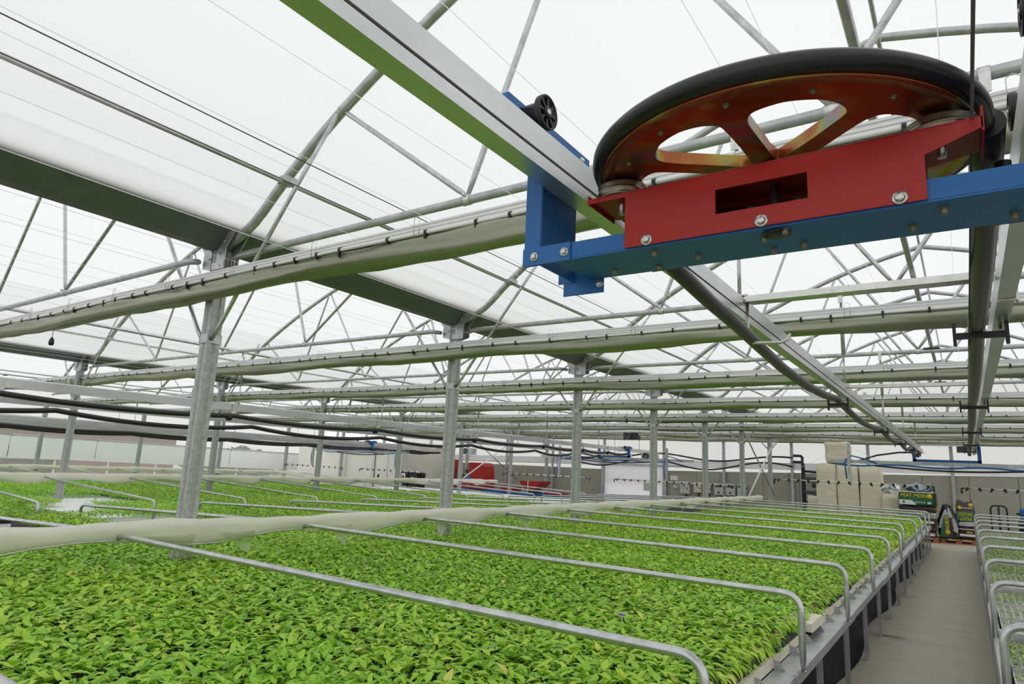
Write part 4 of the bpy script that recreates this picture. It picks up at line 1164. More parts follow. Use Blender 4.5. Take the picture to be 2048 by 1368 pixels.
col_mask = lambda x, y: np.all([(np.abs(x - ROW1) > 0.09) | (np.abs(y - ty) > 0.09) for ty in TY], axis=0)
SX0, SX1, SY0, SY1 = -2.45, -0.92, 1.40, 1.92      # bed of individually built seedlings nearest the camera
near_mask = lambda x, y: col_mask(x, y) & ~((x > SX0) & (x < SX1) & (y > SY0) & (y < SY1)) & (y > 0.55 + np.clip(-(x + 2.2), -1, 9) * 0.02) & (y > -x * 0.22)
def crop_obj(name, label, blocks, group=None):
    parts = []
    for kw in blocks:
        hi = kw['hi']
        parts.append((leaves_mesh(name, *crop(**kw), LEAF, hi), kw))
    o = obj_from(name, parts[0][0]); tag(o, label, 'seedlings', group, 'stuff')
    for me, kw in parts[1:]:
        q = obj_from('foliage', me, o); q['kind'] = 'stuff'
    return o
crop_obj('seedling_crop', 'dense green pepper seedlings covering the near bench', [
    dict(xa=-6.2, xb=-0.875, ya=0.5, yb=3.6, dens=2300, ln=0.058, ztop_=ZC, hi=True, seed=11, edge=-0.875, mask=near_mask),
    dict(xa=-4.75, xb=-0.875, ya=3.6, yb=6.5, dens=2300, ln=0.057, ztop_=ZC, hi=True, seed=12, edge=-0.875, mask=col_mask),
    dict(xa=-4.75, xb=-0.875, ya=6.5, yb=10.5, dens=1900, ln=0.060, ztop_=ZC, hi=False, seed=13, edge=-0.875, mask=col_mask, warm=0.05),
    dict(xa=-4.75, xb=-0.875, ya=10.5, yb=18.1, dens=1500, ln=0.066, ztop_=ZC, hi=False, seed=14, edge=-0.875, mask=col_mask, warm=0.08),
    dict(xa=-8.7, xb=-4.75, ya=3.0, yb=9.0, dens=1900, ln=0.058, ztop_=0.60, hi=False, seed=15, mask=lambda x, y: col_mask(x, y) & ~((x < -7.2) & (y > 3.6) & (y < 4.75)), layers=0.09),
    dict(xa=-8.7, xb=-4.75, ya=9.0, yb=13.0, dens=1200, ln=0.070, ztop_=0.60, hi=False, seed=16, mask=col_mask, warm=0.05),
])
gap = lambda x, y: ~((x > -14.3) & (x < -12.1) & (y > 4.9) & (y < 6.4)) & ~((x > -12.2) & (x < -10.4) & (y > 4.1) & (y < 5.15))
crop_obj('seedling_crop', 'green seedlings on the second bench around the white gap', [
    dict(xa=-14.0, xb=-10.0, ya=3.0, yb=15.5, dens=1500, ln=0.062, ztop_=0.50, hi=False, seed=21, mask=gap, layers=0.10),
    dict(xa=-17.9, xb=-14.0, ya=3.5, yb=15.0, dens=1000, ln=0.072, ztop_=0.50, hi=False, seed=22, mask=gap, layers=0.10),
])
crop_obj('seedling_crop', 'dull green seedlings on the farthest bench by the side wall', [
    dict(xa=-27.2, xb=-19.5, ya=5.5, yb=17.0, dens=420, ln=0.10, ztop_=0.33, hi=False, seed=31, warm=-0.25),
])
# dark trays under the crops of the farther benches
def tray_block(xa, xb, ya, yb, z, label):
    return MB().box((xa, ya, z), (xb, yb, z + 0.045)).build('cell_tray', TRAYB, b2)
for i in range(2):
    for j in range(4):
        for (ya, yb) in ((3.0, 4.35), (6.65, 9.5), (9.55, 12.5), (12.55, 15.4)):
            xa = -17.9 + (i * 4 + j) * 0.985
            if ya < 4 and i == 1 and j == 3: yb = 4.3
            tray_block(xa, xa + 0.97, ya, yb, 0.385, 'black tray block under the seedlings of the second bench')
tag(MB().box((-8.7, 3.0, ZB), (-7.25, 3.55, ZB + 0.05)).build('cell_tray', TRAYB), 'black tray at the left end of the near bench beside the white strip', 'tray')

# individually built seedlings nearest the camera (about three hundred)
def seedling_mesh(seed):
    r_ = np.random.default_rng(seed)
    k_ = 8
    a = np.arange(k_) * 2.4 + r_.uniform(0, 1, k_)
    z = np.linspace(0.055, 0.125, k_) + r_.normal(0, 0.006, k_)
    pos = np.stack([np.cos(a + PI / 2) * 0.006, np.sin(a + PI / 2) * 0.006, z], 1)
    ln = np.linspace(0.064, 0.044, k_) * r_.uniform(0.85, 1.15, k_)
    return leaves_mesh('seedling', pos, a, np.linspace(0.05, 0.75, k_) + r_.normal(0, 0.15, k_), ln, ln * r_.uniform(0.50, 0.66, k_), np.clip(r_.normal(0.45, 0.15, k_), 0, 0.95), LEAF, True, 0.4)
smeshes = [seedling_mesh(100 + v) for v in range(9)]
nx, ny = 25, 12
for i in range(nx):
    for j in range(ny):
        x = SX0 + (i + 0.5) * (SX1 - SX0) / nx + random.uniform(-0.012, 0.012); y = SY0 + (j + 0.5) * (SY1 - SY0) / ny + random.uniform(-0.01, 0.01)
        o = obj_from('seedling', random.choice(smeshes), None, (x, y, ZB + 0.012 + random.uniform(-0.012, 0.012)))
        o.rotation_euler = (random.uniform(-0.15, 0.15), random.uniform(-0.15, 0.15), random.uniform(0, 6.28))
        s_ = random.uniform(0.95, 1.2); o.scale = (s_, s_, s_)
        tag(o, 'single green pepper seedling among those closest to the camera', 'seedling', 'seedlings at the front of the near bench')

# stems showing at the aisle edge, label stakes
m = MB(); r_ = random.Random(4)
for k in range(350):
    y = r_.uniform(1.0, 9.0); x = XE - 0.165 + r_.uniform(-0.03, 0.01)
    m.tube([(x, y, ZB + 0.06), (x + r_.uniform(-0.01, 0.03), y + r_.uniform(-0.01, 0.01), ZB + 0.10), (x + r_.uniform(-0.01, 0.03), y + r_.uniform(-0.02, 0.02), ZB + 0.125)], 0.0012, 4, False)
STEM = mat('pale_stem', (0.55, 0.52, 0.22), 0.6)
o = m.build('stems', STEM, fix=False); tag(o, 'pale stems at the aisle edge of the near bench', 'stems', None, 'stuff')
def stake(x, y, z, label, text=True):
    t_ = thing('label_stake', label, 'label', (x, y, z - 0.06))
    MB().box((x - 0.028, y - 0.001, z), (x + 0.028, y + 0.001, z + 0.022)).build('card', WHITEPR, t_)
    MB().box((x - 0.004, y - 0.001, z - 0.08), (x + 0.004, y + 0.001, z)).build('stick', WHITEPR, t_)
    m = MB()
    for q in range(6): m.box((x - 0.022 + q * 0.008, y - 0.0016, z + 0.006), (x - 0.017 + q * 0.008, y - 0.001, z + 0.016))
    m.build('marking', BLACK_P, t_)
stake(-1.60, 3.46, 0.617, 'small white plant label with dark print among the near seedlings')
stake(-0.95, 6.55, 0.62, 'white label stake leaning at the aisle edge of the near bench')
for k, (x, y) in enumerate(((-13.0, 8.2), (-12.2, 8.3), (-11.5, 8.4))):
    stake(x, y, 0.55, '%s small white stake from the left in the second bench crop' % ['first', 'second', 'third'][k])

# ================================================================== END OF HOUSE
# cream wrapped bales
def rough_box(xa, xb, ya, yb, za, zb_, name, label, seed, group=None, tilt=0.0, mat_=BALE, amp=0.02, cat='bale', bands=True):
    bm = bmesh.new(); bmesh.ops.create_cube(bm, size=1.0)
    bmesh.ops.subdivide_edges(bm, edges=bm.edges[:], cuts=5, use_grid_fill=True)
    rr_ = random.Random(seed); ph = [rr_.uniform(0, 6) for _ in range(6)]
    for v in bm.verts:
        d_ = Vector((math.sin(v.co.y * 7 + ph[0]) + math.sin(v.co.z * 9 + ph[1]), math.sin(v.co.x * 8 + ph[2]) + math.sin(v.co.z * 7 + ph[3]), math.sin(v.co.x * 7 + ph[4]) + math.sin(v.co.y * 8 + ph[5]))) * amp * 0.5
        q = max(abs(v.co.x), abs(v.co.y), abs(v.co.z)); corner = sorted([abs(v.co.x), abs(v.co.y), abs(v.co.z)])
        if corner[1] > 0.45: v.co *= 0.99
        if corner[0] > 0.45: v.co *= 0.985
        p = Vector((v.co.x * (xb - xa), v.co.y * (yb - ya), v.co.z * (zb_ - za))) + d_
        v.co = p
    bm.transform(Matrix.Rotation(tilt, 4, 'Y'))
    for f in bm.faces: f.smooth = True
    me = bpy.data.meshes.new(name); bm.to_mesh(me); bm.free(); me.materials.append(mat_)
    o = bpy.data.objects.new(name, me); C.objects.link(o); o.location = ((xa + xb) / 2, (ya + yb) / 2, (za + zb_) / 2)
    tag(o, label, cat, group)
    return o
xs3 = [(-3.50, -2.985), (-2.965, -2.44), (-2.42, -1.90)]
nm3 = ['left', 'middle', 'right']
for (xa, xb), nm in zip(xs3, nm3):
    rough_box(xa, xb, 20.3, 21.0, 0.14, 1.87 - (0.04 if nm == 'right' else 0), 'wrapped_bale', '%s of the three tall cream wrapped bales against the end wall' % nm, len(nm) + 10, amp=0.014)
rough_box(-3.25, -2.66, 20.35, 20.95, 1.88, 2.46, 'wrapped_bale', 'stained cream bale perched tilted on top of the bale stacks', 42, tilt=-0.05)
rough_box(-3.78, -3.52, 20.5, 21.0, 0.14, 0.93, 'wrapped_bale', 'small cream bale left of the bale stacks', 43)
rough_box(-1.88, -1.48, 20.2, 20.9, 0.14, 1.12, 'wrapped_bale', 'half height cream bale right of the bale stacks', 44)
rough_box(-1.88, -1.55, 20.4, 20.9, 1.13, 1.30, 'empty_sack', 'crumpled white sack lying on the half height bale', 45, mat_=WHITEPR, amp=0.10, cat='sack')

def text(parent, s, x, y, z, size, m_, rot=(PI / 2, 0, 0), name='lettering', ext=0.002, sx=1.0):
    cu = bpy.data.curves.new(name, 'FONT'); cu.body = s; cu.size = size; cu.extrude = ext; cu.align_x = 'CENTER'; cu.align_y = 'CENTER'; cu.offset = size * 0.02
    cu.materials.append(m_)
    tmp = bpy.data.objects.new(name, cu)
    me = bpy.data.meshes.new_from_object(tmp); me.name = name
    bpy.data.objects.remove(tmp); bpy.data.curves.remove(cu)
    if not me.materials: me.materials.append(m_)
    o = bpy.data.objects.new(name, me); C.objects.link(o)
    L = world_loc(parent)
    o.location = (x - L[0], y - L[1], z - L[2]); o.rotation_euler = rot; o.scale = (sx, 1, 1); o.parent = parent
    return o
# pallet with brown peat packs, PEAT MOSS pack on top
def pallet(xa, xb, ya, yb, label):
    t_ = thing('pallet', label, 'pallet', ((xa + xb) / 2, (ya + yb) / 2, 0))
    for k in range(3):
        yc = ya + 0.05 + k * (yb - ya - 0.1) / 2
        MB().box((xa, yc - 0.05, 0), (xb, yc + 0.05, 0.022)).build('plank', WOODP, t_)
        for q in range(3):
            xc = xa + 0.06 + q * (xb - xa - 0.12) / 2
            MB().cbox((xc, yc, 0.061), (0.12, 0.10, 0.078)).build('block', WOODP, t_)
    n = 7
    for k in range(n):
        xc = xa + 0.05 + k * (xb - xa - 0.1) / (n - 1)
        MB().box((xc - 0.045, ya, 0.10), (xc + 0.045, yb, 0.122)).build('plank', WOODP, t_)
    return t_
pallet(-1.45, -0.66, 19.65, 20.6, 'wooden pallet under the stacked peat packs, half hidden by the near bench')
pallet(-0.64, 0.12, 19.95, 20.8, 'orange wooden pallet under the two open sacks')
zz = 0.125
for k in range(5):
    h = 0.145
    o = rough_box(-1.44, -0.70 + random.uniform(-0.015, 0.015), 19.7, 20.5, zz, zz + h, 'peat_pack', '%s brown peat pack from the floor in the stack behind the near bench' % ['lowest', 'second', 'third', 'fourth', 'topmost brown'][k], 60 + k, mat_=BAGBR if k != 3 else BAGSI, amp=0.012, cat='peat pack')
    if k in (0, 2):
        MB().box((-1.40, 19.688, zz + 0.03), (-0.74, 19.694, zz + 0.09)).build('print_band', WHITEPR, o)
    zz += h + 0.004
pk = thing('peat_pack', 'green PEAT MOSS pack lying on top of the brown packs', 'peat pack', (-1.06, 19.7, 0.87))
g = rough_box(-1.46, -0.66, 19.62, 20.4, 0.875, 1.205, 'pack_body', 'x', 71, mat_=BAGGR, amp=0.012); del g['label']; del g['category']
g.parent = pk; g.location = (g.location.x - pk.location.x, g.location.y - pk.location.y, g.location.z - pk.location.z)
MB().box((-0.70, 19.605, 0.89), (-0.655, 20.3, 1.20)).build('brown_end', BAGBR, pk)
text(pk, 'PEAT MOSS', -1.135, 19.602, 1.118, 0.112, YELLOW, sx=0.98)
MB().lathe([(0.001, 0), (0.058, 0), (0.058, -0.006), (0.001, -0.006)], (-0.795, 19.606, 1.115), 'Y', 24).build('round_emblem', YELLOW, pk)
MB().prism([(-1.45, 0.895), (-1.08, 0.895), (-1.13, 0.96), (-1.18, 1.005), (-1.45, 1.01)], 'Y', 19.603, 19.610).build('white_panel', WHITEPR, pk)
MB().prism([(-1.38, 0.93), (-1.33, 0.93), (-1.33, 0.98), (-1.38, 0.98)], 'Y', 19.600, 19.603).build('small_logo', BAGGR, pk)
for q in range(4):
    MB().lathe([(0.012, 0), (0.022, 0), (0.022, -0.004), (0.012, -0.004)], (-1.085 + q * 0.058, 19.606, 0.955), 'Y', 12).build('round_mark', WHITEPR, pk)
MB().box((-0.845, 19.602, 0.93), (-0.765, 19.606, 0.975)).build('print_box', WHITEPR, pk)
MB().box((-1.46, 19.60, 1.195), (-0.70, 19.61, 1.215)).build('white_seam', WHITEPR, pk)
rough_box(-1.22, -0.80, 19.75, 20.2, 1.215, 1.36, 'crumpled_sack', 'crumpled bluish sack lying on the green PEAT MOSS pack', 73, mat_=mat('bluish_sack', (0.36, 0.42, 0.52), 0.4, 0, (9, 0.6)), amp=0.10, cat='sack')
# open sacks on the orange pallet
def sack(xa, xb, yc, za, zb_, name, label, m_, seed, peak=0.0, lean=0.0):
    t_ = thing(name, label, 'sack', ((xa + xb) / 2, yc, za))
    rr_ = random.Random(seed); n = 14; K = 20; vs = []; fs = []
    wdt = (xb - xa) / 2
    for j in range(n + 1):
        f = j / n
        sx_ = wdt * (1.0 + 0.10 * math.sin(f * PI) - 0.10 * f) * (1 - peak * max(0, f - 0.55) / 0.45)
        sy_ = 0.20 * (1 - 0.85 * f ** 2.2) + 0.01
        for q in range(K):
            a = 2 * PI * q / K
            e = 0.6
            cx_ = math.copysign(abs(math.cos(a)) ** e, math.cos(a)); cy_ = math.copysign(abs(math.sin(a)) ** e, math.sin(a))
            wob = 1 + 0.05 * math.sin(3 * a + j * 0.9 + seed) + 0.03 * math.sin(7 * a - j * 1.3)
            top = (0.035 * math.sin(4 * a + seed) if j == n else 0) + (0.025 * math.sin(3 * a) * f)
            vs.append(((xa + xb) / 2 + lean * f + cx_ * sx_ * wob, yc + cy_ * sy_ * wob + 0.05 * f, za + (zb_ - za) * f + top))
    for j in range(n):
        for q in range(K): fs.append((j * K + q, j * K + (q + 1) % K, (j + 1) * K + (q + 1) % K, (j + 1) * K + q))
    fs.append(tuple(reversed(range(K)))); fs.append(tuple(n * K + q for q in range(K)))
    MB().add(vs, fs, True).build('sack_body', m_, t_)
    return t_
s1 = sack(-0.66, -0.24, 20.12, 0.125, 0.90, 'open_sack', 'silver and black sack with upright green band on the orange pallet', BAGBK, 2, 0.55, -0.02)
# print panels follow the belly of the sack a few millimetres proud of it
def belly(z, yc, za, zb_):
    f = min(1.0, max(0.0, (z - za) / (zb_ - za)))
    return yc + 0.05 * f - (0.20 * (1 - 0.85 * f ** 2.2) + 0.01) * 1.07
def decal(parent, name, poly, shape, lift, m_):
    zs = [q[1] for q in poly]
    # cut into horizontal strips so that the sheet bends with the sack
    n = 6; za, zb_ = min(zs), max(zs); rows = []
    for k in range(n + 1):
        z = za + (zb_ - za) * (0.001 + 0.998 * k / n); xs_ = []
        for (xa_, z1), (xb_, z2) in zip(poly, poly[1:] + poly[:1]):
            if (z1 - z) * (z2 - z) < 0: xs_.append(xa_ + (xb_ - xa_) * (z - z1) / (z2 - z1))
        if len(xs_) >= 2: rows.append((min(xs_), max(xs_), z))
    vs = []; fs = []
    for (a, b_, z) in rows:
        y = belly(z, *shape) - lift
        vs += [(a, y, z), (b_, y, z), (b_, y + 0.012, z), (a, y + 0.012, z)]
    for k in range(len(rows) - 1):
        for q in range(4): fs.append((k * 4 + q, k * 4 + (q + 1) % 4, k * 4 + 4 + (q + 1) % 4, k * 4 + 4 + q))
    fs += [(3, 2, 1, 0), tuple(len(vs) - 4 + q for q in range(4))]
    return MB().add(vs, fs).build(name, m_, parent)
S1 = (20.12, 0.125, 0.90); S2 = (20.35, 0.42, 1.02)
decal(s1, 'silver_top', [(-0.60, 0.58), (-0.50, 0.85), (-0.43, 0.86), (-0.33, 0.60)], S1, 0.004, BAGSI)
decal(s1, 'silver_side', [(-0.42, 0.60), (-0.33, 0.62), (-0.25, 0.38), (-0.26, 0.26), (-0.36, 0.28)], S1, 0.006, BAGSI)
decal(s1, 'silver_side', [(-0.665, 0.36), (-0.60, 0.60), (-0.54, 0.62), (-0.56, 0.36)], S1, 0.006, BAGSI)
decal(s1, 'green_band', [(-0.65, 0.15), (-0.43, 0.15), (-0.43, 0.68), (-0.53, 0.68)], S1, 0.010, BAGGR)
decal(s1, 'brown_base', [(-0.49, 0.14), (-0.34, 0.14), (-0.37, 0.25), (-0.45, 0.28)], S1, 0.014, BAGBR)
decal(s1, 'dark_band', [(-0.40, 0.33), (-0.345, 0.33), (-0.37, 0.62), (-0.41, 0.62)], S1, 0.012, BAGBR)
MB().lathe([(0.001, 0), (0.055, 0), (0.055, -0.006), (0.001, -0.006)], (-0.475, belly(0.27, *S1) - 0.016, 0.27), 'Y', 24).build('round_emblem', YELLOW, s1)
text(s1, 'NORTE', -0.47, belly(0.24, *S1) - 0.018, 0.50, 0.105, YELLOW, rot=(PI / 2, -PI / 2, -0.0))
s2 = sack(-0.28, 0.10, 20.35, 0.42, 1.02, 'open_sack', 'brown and green sack standing upside down behind the silver sack', BAGBR, 5, 0.0, 0.0)
decal(s2, 'green_band', [(-0.27, 0.56), (0.09, 0.56), (0.085, 0.79), (-0.265, 0.79)], S2, 0.006, BAGGR)
decal(s2, 'white_base', [(-0.24, 0.44), (0.09, 0.44), (0.09, 0.55), (-0.24, 0.53)], S2, 0.006, BAGSI)
text(s2, 'PEAT', -0.085, belly(0.60, *S2) - 0.014, 0.618, 0.105, YELLOW, rot=(PI / 2 - 0.10, PI, 0))
text(s2, 'MOSS', -0.085, belly(0.70, *S2) - 0.018, 0.725, 0.105, YELLOW, rot=(PI / 2 - 0.25, PI, 0))
for (cx_, cz_, rr_) in ((-0.20, 0.875, 0.048), (0.03, 0.945, 0.05)):
    MB().lathe([(0.001, 0), (rr_, 0), (rr_, -0.006), (0.001, -0.006)], (cx_, belly(cz_ - 0.03, *S2) - 0.006, cz_), 'Y', 20).build('round_emblem', YELLOW, s2)
for q in range(4):
    MB().lathe([(0.011, 0), (0.022, 0), (0.022, -0.005), (0.011, -0.005)], (-0.125 + q * 0.055, belly(0.85, *S2) - 0.008, 0.872), 'Y', 12).build('round_mark', WHITEPR, s2)
o = rough_box(-0.25, 0.09, 20.02, 20.6, 0.125, 0.40, 'peat_pack', 'brown peat pack with white stripe lying on the orange pallet', 81, mat_=BAGBR, amp=0.012, cat='peat pack')
MB().box((-0.235, 20.004, 0.20), (0.08, 20.012, 0.255)).box((-0.235, 20.004, 0.36), (0.08, 20.012, 0.375)).build('white_stripe', WHITEPR, o)
MB().box((-0.09, 20.003, 0.285), (0.03, 20.01, 0.315)).build('yellow_print', YELLOW, o)
# hand truck and blue machine at the right
ht = thing('hand_truck', 'black hand truck handle standing against the end wall', 'hand truck', (0.64, 22.0, 0))
MB().tube([(0.47, 22, 0.1), (0.47, 22, 0.80)] + rounded((0.47, 22, 0.7), (0.47, 22, 0.94), (0.64, 22, 0.94), 0.12) + rounded((0.64, 22, 0.94), (0.82, 22, 0.94), (0.82, 22, 0.7), 0.12) + [(0.82, 22, 0.1)], 0.022, 8).build('frame', BLACK_P, ht)
MB().tube([(0.645, 22.0, 0.93), (0.645, 22.0, 0.12)], 0.025, 8).box((0.59, 21.97, 0.55), (0.70, 22.03, 0.62)).build('centre_bar', BLACK_P, ht)
MB().box((0.42, 21.75, 0.06), (0.87, 22.0, 0.075)).build('toe_plate', BLACK_P, ht)
for wx in (0.44, 0.85):
    MB().lathe([(0.02, -0.03), (0.10, -0.03), (0.11, 0), (0.10, 0.03), (0.02, 0.03)], (wx, 22.06, 0.11), 'X', 18, True).build('wheel', RUBBER, ht)
pmp = thing('water_pump', 'blue pump unit at the right edge before the end wall', 'pump', (1.2, 22.3, 0))
MB().lathe([(0.001, 0.9), (0.09, 0.9), (0.10, 0.85), (0.10, 0.6), (0.001, 0.6)], (1.20, 22.3, 0), 'Z', 18).build('motor', BLUE, pmp)
MB().box((1.05, 22.1, 0.0), (1.45, 22.5, 0.12)).build('base', DARKG, pmp)
MB().lathe([(0.001, 0.60), (0.14, 0.60), (0.15, 0.5), (0.15, 0.12), (0.001, 0.12)], (1.20, 22.3, 0), 'Z', 18).build('tank', PIPEB, pmp)
MB().box((1.03, 22.25, 0.72), (1.11, 22.35, 0.78)).build('outlet', BLACK_P, pmp)
# irrigation manifold beside the bales
mf = thing('irrigation_manifold', 'dark navy pipe manifold with valves left of the bale stacks', 'manifold', (-4.2, 22.6, 0))
MB().tube([(-4.55, 22.6, 2.12), (-4.33, 22.6, 2.12), (-4.28, 22.6, 2.07), (-4.28, 22.6, 0.0)], 0.045, 10).build('pipe', PIPEB, mf)
MB().tube([(-4.55, 22.55, 1.92), (-4.30, 22.55, 1.92), (-4.24, 22.55, 1.85), (-4.24, 22.55, 0.0)], 0.045, 10).build('pipe', PIPEB, mf)
MB().tube([(-4.24, 22.55, 1.64), (-3.5, 22.55, 1.62)], 0.04, 10).build('pipe', PIPEB, mf)
for z_ in (1.42, 1.0):
    MB().tube([(-4.24, 22.5, z_), (-3.5, 22.5, z_)], 0.055, 10).tube([(-3.95, 22.5, z_ - 0.03), (-3.95, 22.5, z_ - 0.28)], 0.06, 10).build('filter', DARKG, mf)
    MB().lathe([(0.001, -0.05), (0.05, -0.05), (0.05, 0.05), (0.001, 0.05)], (-3.72, 22.45, z_), 'Y', 12).build('red_valve' if z_ < 1.2 else 'valve', RED if z_ < 1.2 else BLACK_P, mf)
MB().tube([(-4.24, 22.55, 0.68), (-3.9, 22.55, 0.68)], 0.05, 10).build('pipe', PIPEB, mf)
# pipes sagging along the end wall
for (z0_, amp, ph, lab) in ((2.06, 0.10, 0, 'upper sagging black pipe along the end wall'), (1.86, 0.15, 0.6, 'lower sagging black pipe along the end wall')):
    P = [(-13.0 + 8.5 * j / 50, 22.3, z0_ + amp * math.cos(j / 50 * 4.2 * PI + ph) - amp) for j in range(51)]
    o = MB().tube(P, 0.028, 8).build('wall_pipe', HOSE); tag(o, lab, 'pipe')
o = MB().tube([(-2.2, 15.3, 1.75), (-1.9, 15.4, 1.80), (-1.5, 15.5, 1.95), (-1.1, 15.5, 2.02), (-0.75, 15.5, 2.03)], 0.018, 8).build('boom_hose', HOSE); tag(o, 'black hose rising from the main boom to the left rail', 'hose')
# white sliding door with frame and grey notice
dn = thing('sliding_door', 'white sliding door in the end wall behind the columns', 'door', (-10.4, YW - 0.15, 0))
MB().add([(-11.63, YW - 0.15, 0.03), (-9.16, YW - 0.15, 0.03), (-9.16, YW - 0.15, 1.60), (-11.63, YW - 0.15, 1.60)], [(0, 1, 2, 3)]).build('leaf', DOORF, dn)
MB().box((-11.75, YW - 0.18, 0), (-11.63, YW - 0.10, 1.64)).box((-9.16, YW - 0.18, 0), (-9.10, YW - 0.10, 1.64)).box((-11.85, YW - 0.20, 1.60), (-8.3, YW - 0.10, 1.66)).build('frame', GALV, dn)
MB().box((-9.98, YW - 0.178, 0.70), (-9.50, YW - 0.171, 0.99)).build('notice', BOXG, dn)
# electrical boxes
def ebox(x, z, w_, h, label, m_, win=False):
    t_ = thing('switch_box', label, 'switch box', (x, YW - 0.12, z - h / 2))
    MB().box((x - w_ / 2, YW - 0.22, z - h / 2), (x + w_ / 2, YW - 0.06, z + h / 2)).build('body', m_, t_, bevel=0.008)
    MB().box((x - w_ / 2 + 0.015, YW - 0.232, z - h / 2 + 0.015), (x + w_ / 2 - 0.015, YW - 0.22, z + h / 2 - 0.015)).build('door', m_, t_, bevel=0.004)
    if win:
        MB().box((x - w_ / 2 + 0.04, YW - 0.240, z + h / 2 - 0.13), (x + w_ / 2 - 0.04, YW - 0.231, z + h / 2 - 0.06)).build('display', DARKG, t_)
        MB().prism([(x - 0.03, z - 0.05), (x + 0.03, z - 0.05), (x, z + 0.01)], 'Y', YW - 0.238, YW - 0.231).build('warning_sign', YELLOW, t_)
        MB().lathe([(0.001, 0), (0.03, 0), (0.03, -0.03), (0.001, -0.03)], (x, YW - 0.232, z - 0.11), 'Y', 12).build('knob', BLACK_P, t_)
    else:
        for (dx, dz) in ((-0.02, 0.12), (-0.02, 0.05), (0.09, -0.02)):
            MB().lathe([(0.001, 0), (0.02, 0), (0.02, -0.02), (0.001, -0.02)], (x + dx, YW - 0.232, z + dz), 'Y', 10).build('button', BLACK_P, t_)
    for dz in (-h / 4, h / 6): MB().box((x + w_ / 2, YW - 0.20, z + dz - 0.02), (x + w_ / 2 + 0.02, YW - 0.16, z + dz + 0.02)).build('latch', BLACK_P, t_)
    MB().tube([(x, YW - 0.10, z - h / 2), (x + 0.03, YW - 0.10, z - h / 2 - 0.3)], 0.02, 6).build('cable', BLACK_P, t_)
ebox(-8.38, 0.90, 0.36, 0.44, 'grey switch box with three buttons right of the white door', BOXG)
ebox(-7.92, 0.93, 0.27, 0.36, 'cream switch box beside the grey switch box', BOXC)
ebox(-7.55, 0.92, 0.20, 0.34, 'switch box mostly hidden behind the fifth column', BOXG)
ebox(-7.16, 0.91, 0.33, 0.40, 'first grey control box with dark display right of the fifth column', BOXG, True)
ebox(-6.76, 0.92, 0.33, 0.40, 'second grey control box with dark display right of the fifth column', BOXG, True)
ebox(-6.38, 0.93, 0.30, 0.40, 'control box with dark display behind the sixth column', BOXG, True)
sk = thing('wall_socket', 'small white socket on the end wall right of the door', 'socket', (-8.78, YW - 0.1, 0.9))
MB().box((-8.84, YW - 0.10, 0.87), (-8.71, YW - 0.06, 0.95)).build('plate', WHITEPR, sk)
MB().box((-8.79, YW - 0.11, 0.89), (-8.74, YW - 0.10, 0.93)).build('flap', BOXG, sk)
nt_ = thing('notice_sheet', 'pale paper notice pinned to the end wall right of the door', 'notice', (-8.85, YW - 0.08, 1.2))
MB().box((-8.98, YW - 0.068, 1.14), (-8.70, YW - 0.062, 1.30)).build('sheet', WHITEPR, nt_)
for k in range(3):
    pp = thing('conduit', '%s grey conduit on the wall above the control boxes' % ['left', 'middle', 'right'][k], 'conduit', (-7.2 + 0.38 * k, YW - 0.08, 1.1))
    MB().tube([(-7.22 + 0.38 * k, YW - 0.08, 1.13), (-7.22 + 0.38 * k, YW - 0.08, 1.42)], 0.012, 6).build('pipe', BOXG, pp)
# red and blue seeding line
sl = thing('seeding_machine', 'red hoppered seeding line on a blue conveyor beside the white sheet', 'machine', (-14, 20.5, 0))
MB().box((-17.6, 20.3, 0.30), (-11.9, 20.8, 0.42)).build('conveyor', BLUE, sl)
for k in range(6): MB().box((-17.4 + k * 1.05, 20.32, 0), (-17.32 + k * 1.05, 20.40, 0.30)).build('leg', BLUE, sl)
MB().box((-17.75, 20.2, 0.30), (-17.50, 20.9, 1.52)).build('tower', RED, sl)
MB().prism([(-16.45, 0.42), (-15.62, 0.42), (-15.72, 1.30), (-15.85, 1.44), (-16.45, 1.44)], 'Y', 20.2, 20.9).build('elevator_housing', RED, sl)
MB().prism([(-13.98, 0.84), (-12.98, 0.86), (-13.28, 0.55), (-13.72, 0.55)], 'Y', 20.15, 20.9).build('hopper', RED, sl)
MB().box((-13.62, 20.2, 0.42), (-13.36, 20.8, 0.55)).build('metering_unit', DARKG, sl)
MB().box((-13.57, 20.12, 0.40), (-13.53, 20.15, 0.86)).build('hopper_stay', ALU, sl)
MB().box((-14.9, 20.25, 0.42), (-14.3, 20.8, 0.58)).build('red_cover', RED, sl)
MB().box((-12.9, 20.25, 0.42), (-12.2, 20.8, 0.50)).build('red_cover', RED, sl)
MB().lathe([(0.001, -0.12), (0.10, -0.12), (0.11, 0.0), (0.10, 0.12), (0.001, 0.12)], (-16.35, 20.15, 0.75), 'X', 16).build('motor', BLUE, sl)
MB().box((-17.45, 20.3, 0.42), (-16.5, 20.8, 0.80)).build('roller_unit', RED, sl)
MB().box((-16.5, 20.25, 0.45), (-16.0, 20.3, 0.60)).build('guard', ALU, sl)
for k in range(5): MB().box((-17.3 + k * 0.16, 20.22, 1.02 - (k % 2) * 0.2), (-17.20 + k * 0.16, 20.3, 1.16 - (k % 2) * 0.2)).build('control', DARKG, sl)
sl.location.y += 0.75
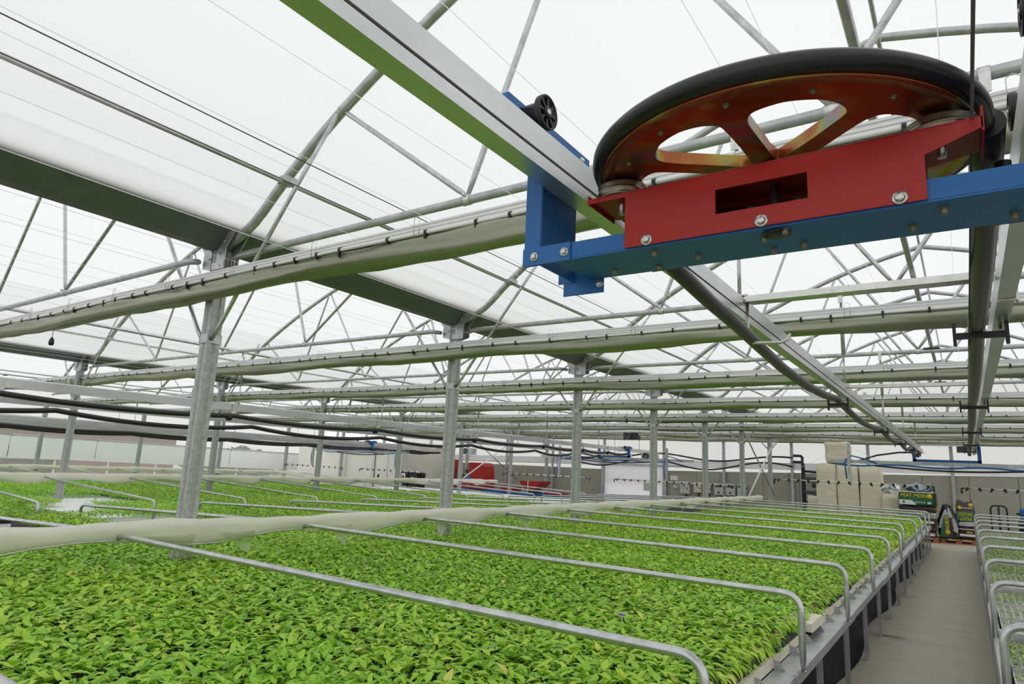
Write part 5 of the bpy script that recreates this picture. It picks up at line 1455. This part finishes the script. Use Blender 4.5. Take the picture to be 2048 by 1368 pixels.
# black racks with labels beside the container
rk = thing('pump_cabinet', 'black cabinet with white notice between container and red machine', 'cabinet', (-18.7, 20.0, 0))
MB().box((-19.15, 19.9, 0.0), (-18.78, 20.4, 0.94)).build('body', BLACK_P, rk, bevel=0.01)
MB().box((-19.10, 19.885, 0.55), (-18.90, 19.90, 0.88)).build('notice', WHITEPR, rk)
MB().box((-19.07, 19.880, 0.62), (-18.95, 19.885, 0.78)).build('red_print', RED, rk)
rk2 = thing('pump_cabinet', 'plain black cabinet next to the red machine', 'cabinet', (-18.4, 20.0, 0))
MB().box((-18.72, 19.9, 0.0), (-18.25, 20.4, 0.92)).build('body', BLACK_P, rk2, bevel=0.01)
MB().box((-18.55, 19.885, 0.62), (-18.48, 19.90, 0.75)).build('handle', WHITEPR, rk2)
# cream germination container
ct = thing('container_room', 'cream germination container room at the far left end', 'container', (-23, 22, 0))
MB().box((-26.6, 20.5, 0.0), (-19.75, 23.2, 2.02)).build('shell', CREAMW, ct)
for xx in (-24.9, -23.2, -21.5):
    MB().box((xx - 0.01, 20.49, 0.02), (xx + 0.01, 20.5, 2.0)).build('seam', BOXC, ct)
MB().box((-21.22, 20.46, 0.05), (-20.55, 20.5, 1.72)).build('door', CREAMW, ct)
MB().tube([(-21.28, 20.44, 0.05), (-21.28, 20.44, 1.60)] + rounded((-21.28, 20.44, 1.5), (-21.28, 20.44, 1.74), (-20.5, 20.44, 1.74), 0.12) + [(-20.6, 20.44, 1.74)], 0.02, 6).build('door_frame', DARKG, ct)
for s_ in (0, 1): MB().box((-21.0 + s_ * 0.12, 20.44, 1.58), (-20.96 + s_ * 0.12, 20.46, 1.64)).build('lamp', DARKG, ct)
MB().box((-21.05, 20.42, 0.42), (-20.98, 20.46, 0.75)).build('handle', BLACK_P, ct)
MB().box((-26.7, 20.45, 2.02), (-19.65, 23.25, 2.06)).build('roof_edge', BOXC, ct)
# fan heaters hanging near the end wall
for (x, y, z, lab) in ((-16.0, 20.34, 1.86, 'grey fan heater above the red seeding machine'), (-8.55, 20.49, 1.90, 'grey fan heater above the switch boxes'), (-9.2, 20.49, 2.55, 'black circulation fan above the white door')):
    fh = thing('fan_heater', lab, 'fan heater', (x, y, z))
    MB().box((x - 0.25, y - 0.15, z - 0.12), (x + 0.25, y + 0.15, z + 0.12)).build('case', BOXG if z < 2.3 else BLACK_P, fh, bevel=0.02)
    MB().lathe([(0.03, 0), (0.11, 0), (0.11, -0.04), (0.09, -0.04), (0.03, -0.01)], (x - 0.08, y - 0.15, z), 'Y', 18).build('fan_ring', DARKG, fh)
    MB().tube([(x, y, z + 0.11), (x, y, 2.90)], 0.01, 6).build('hanger', GALV_T, fh)
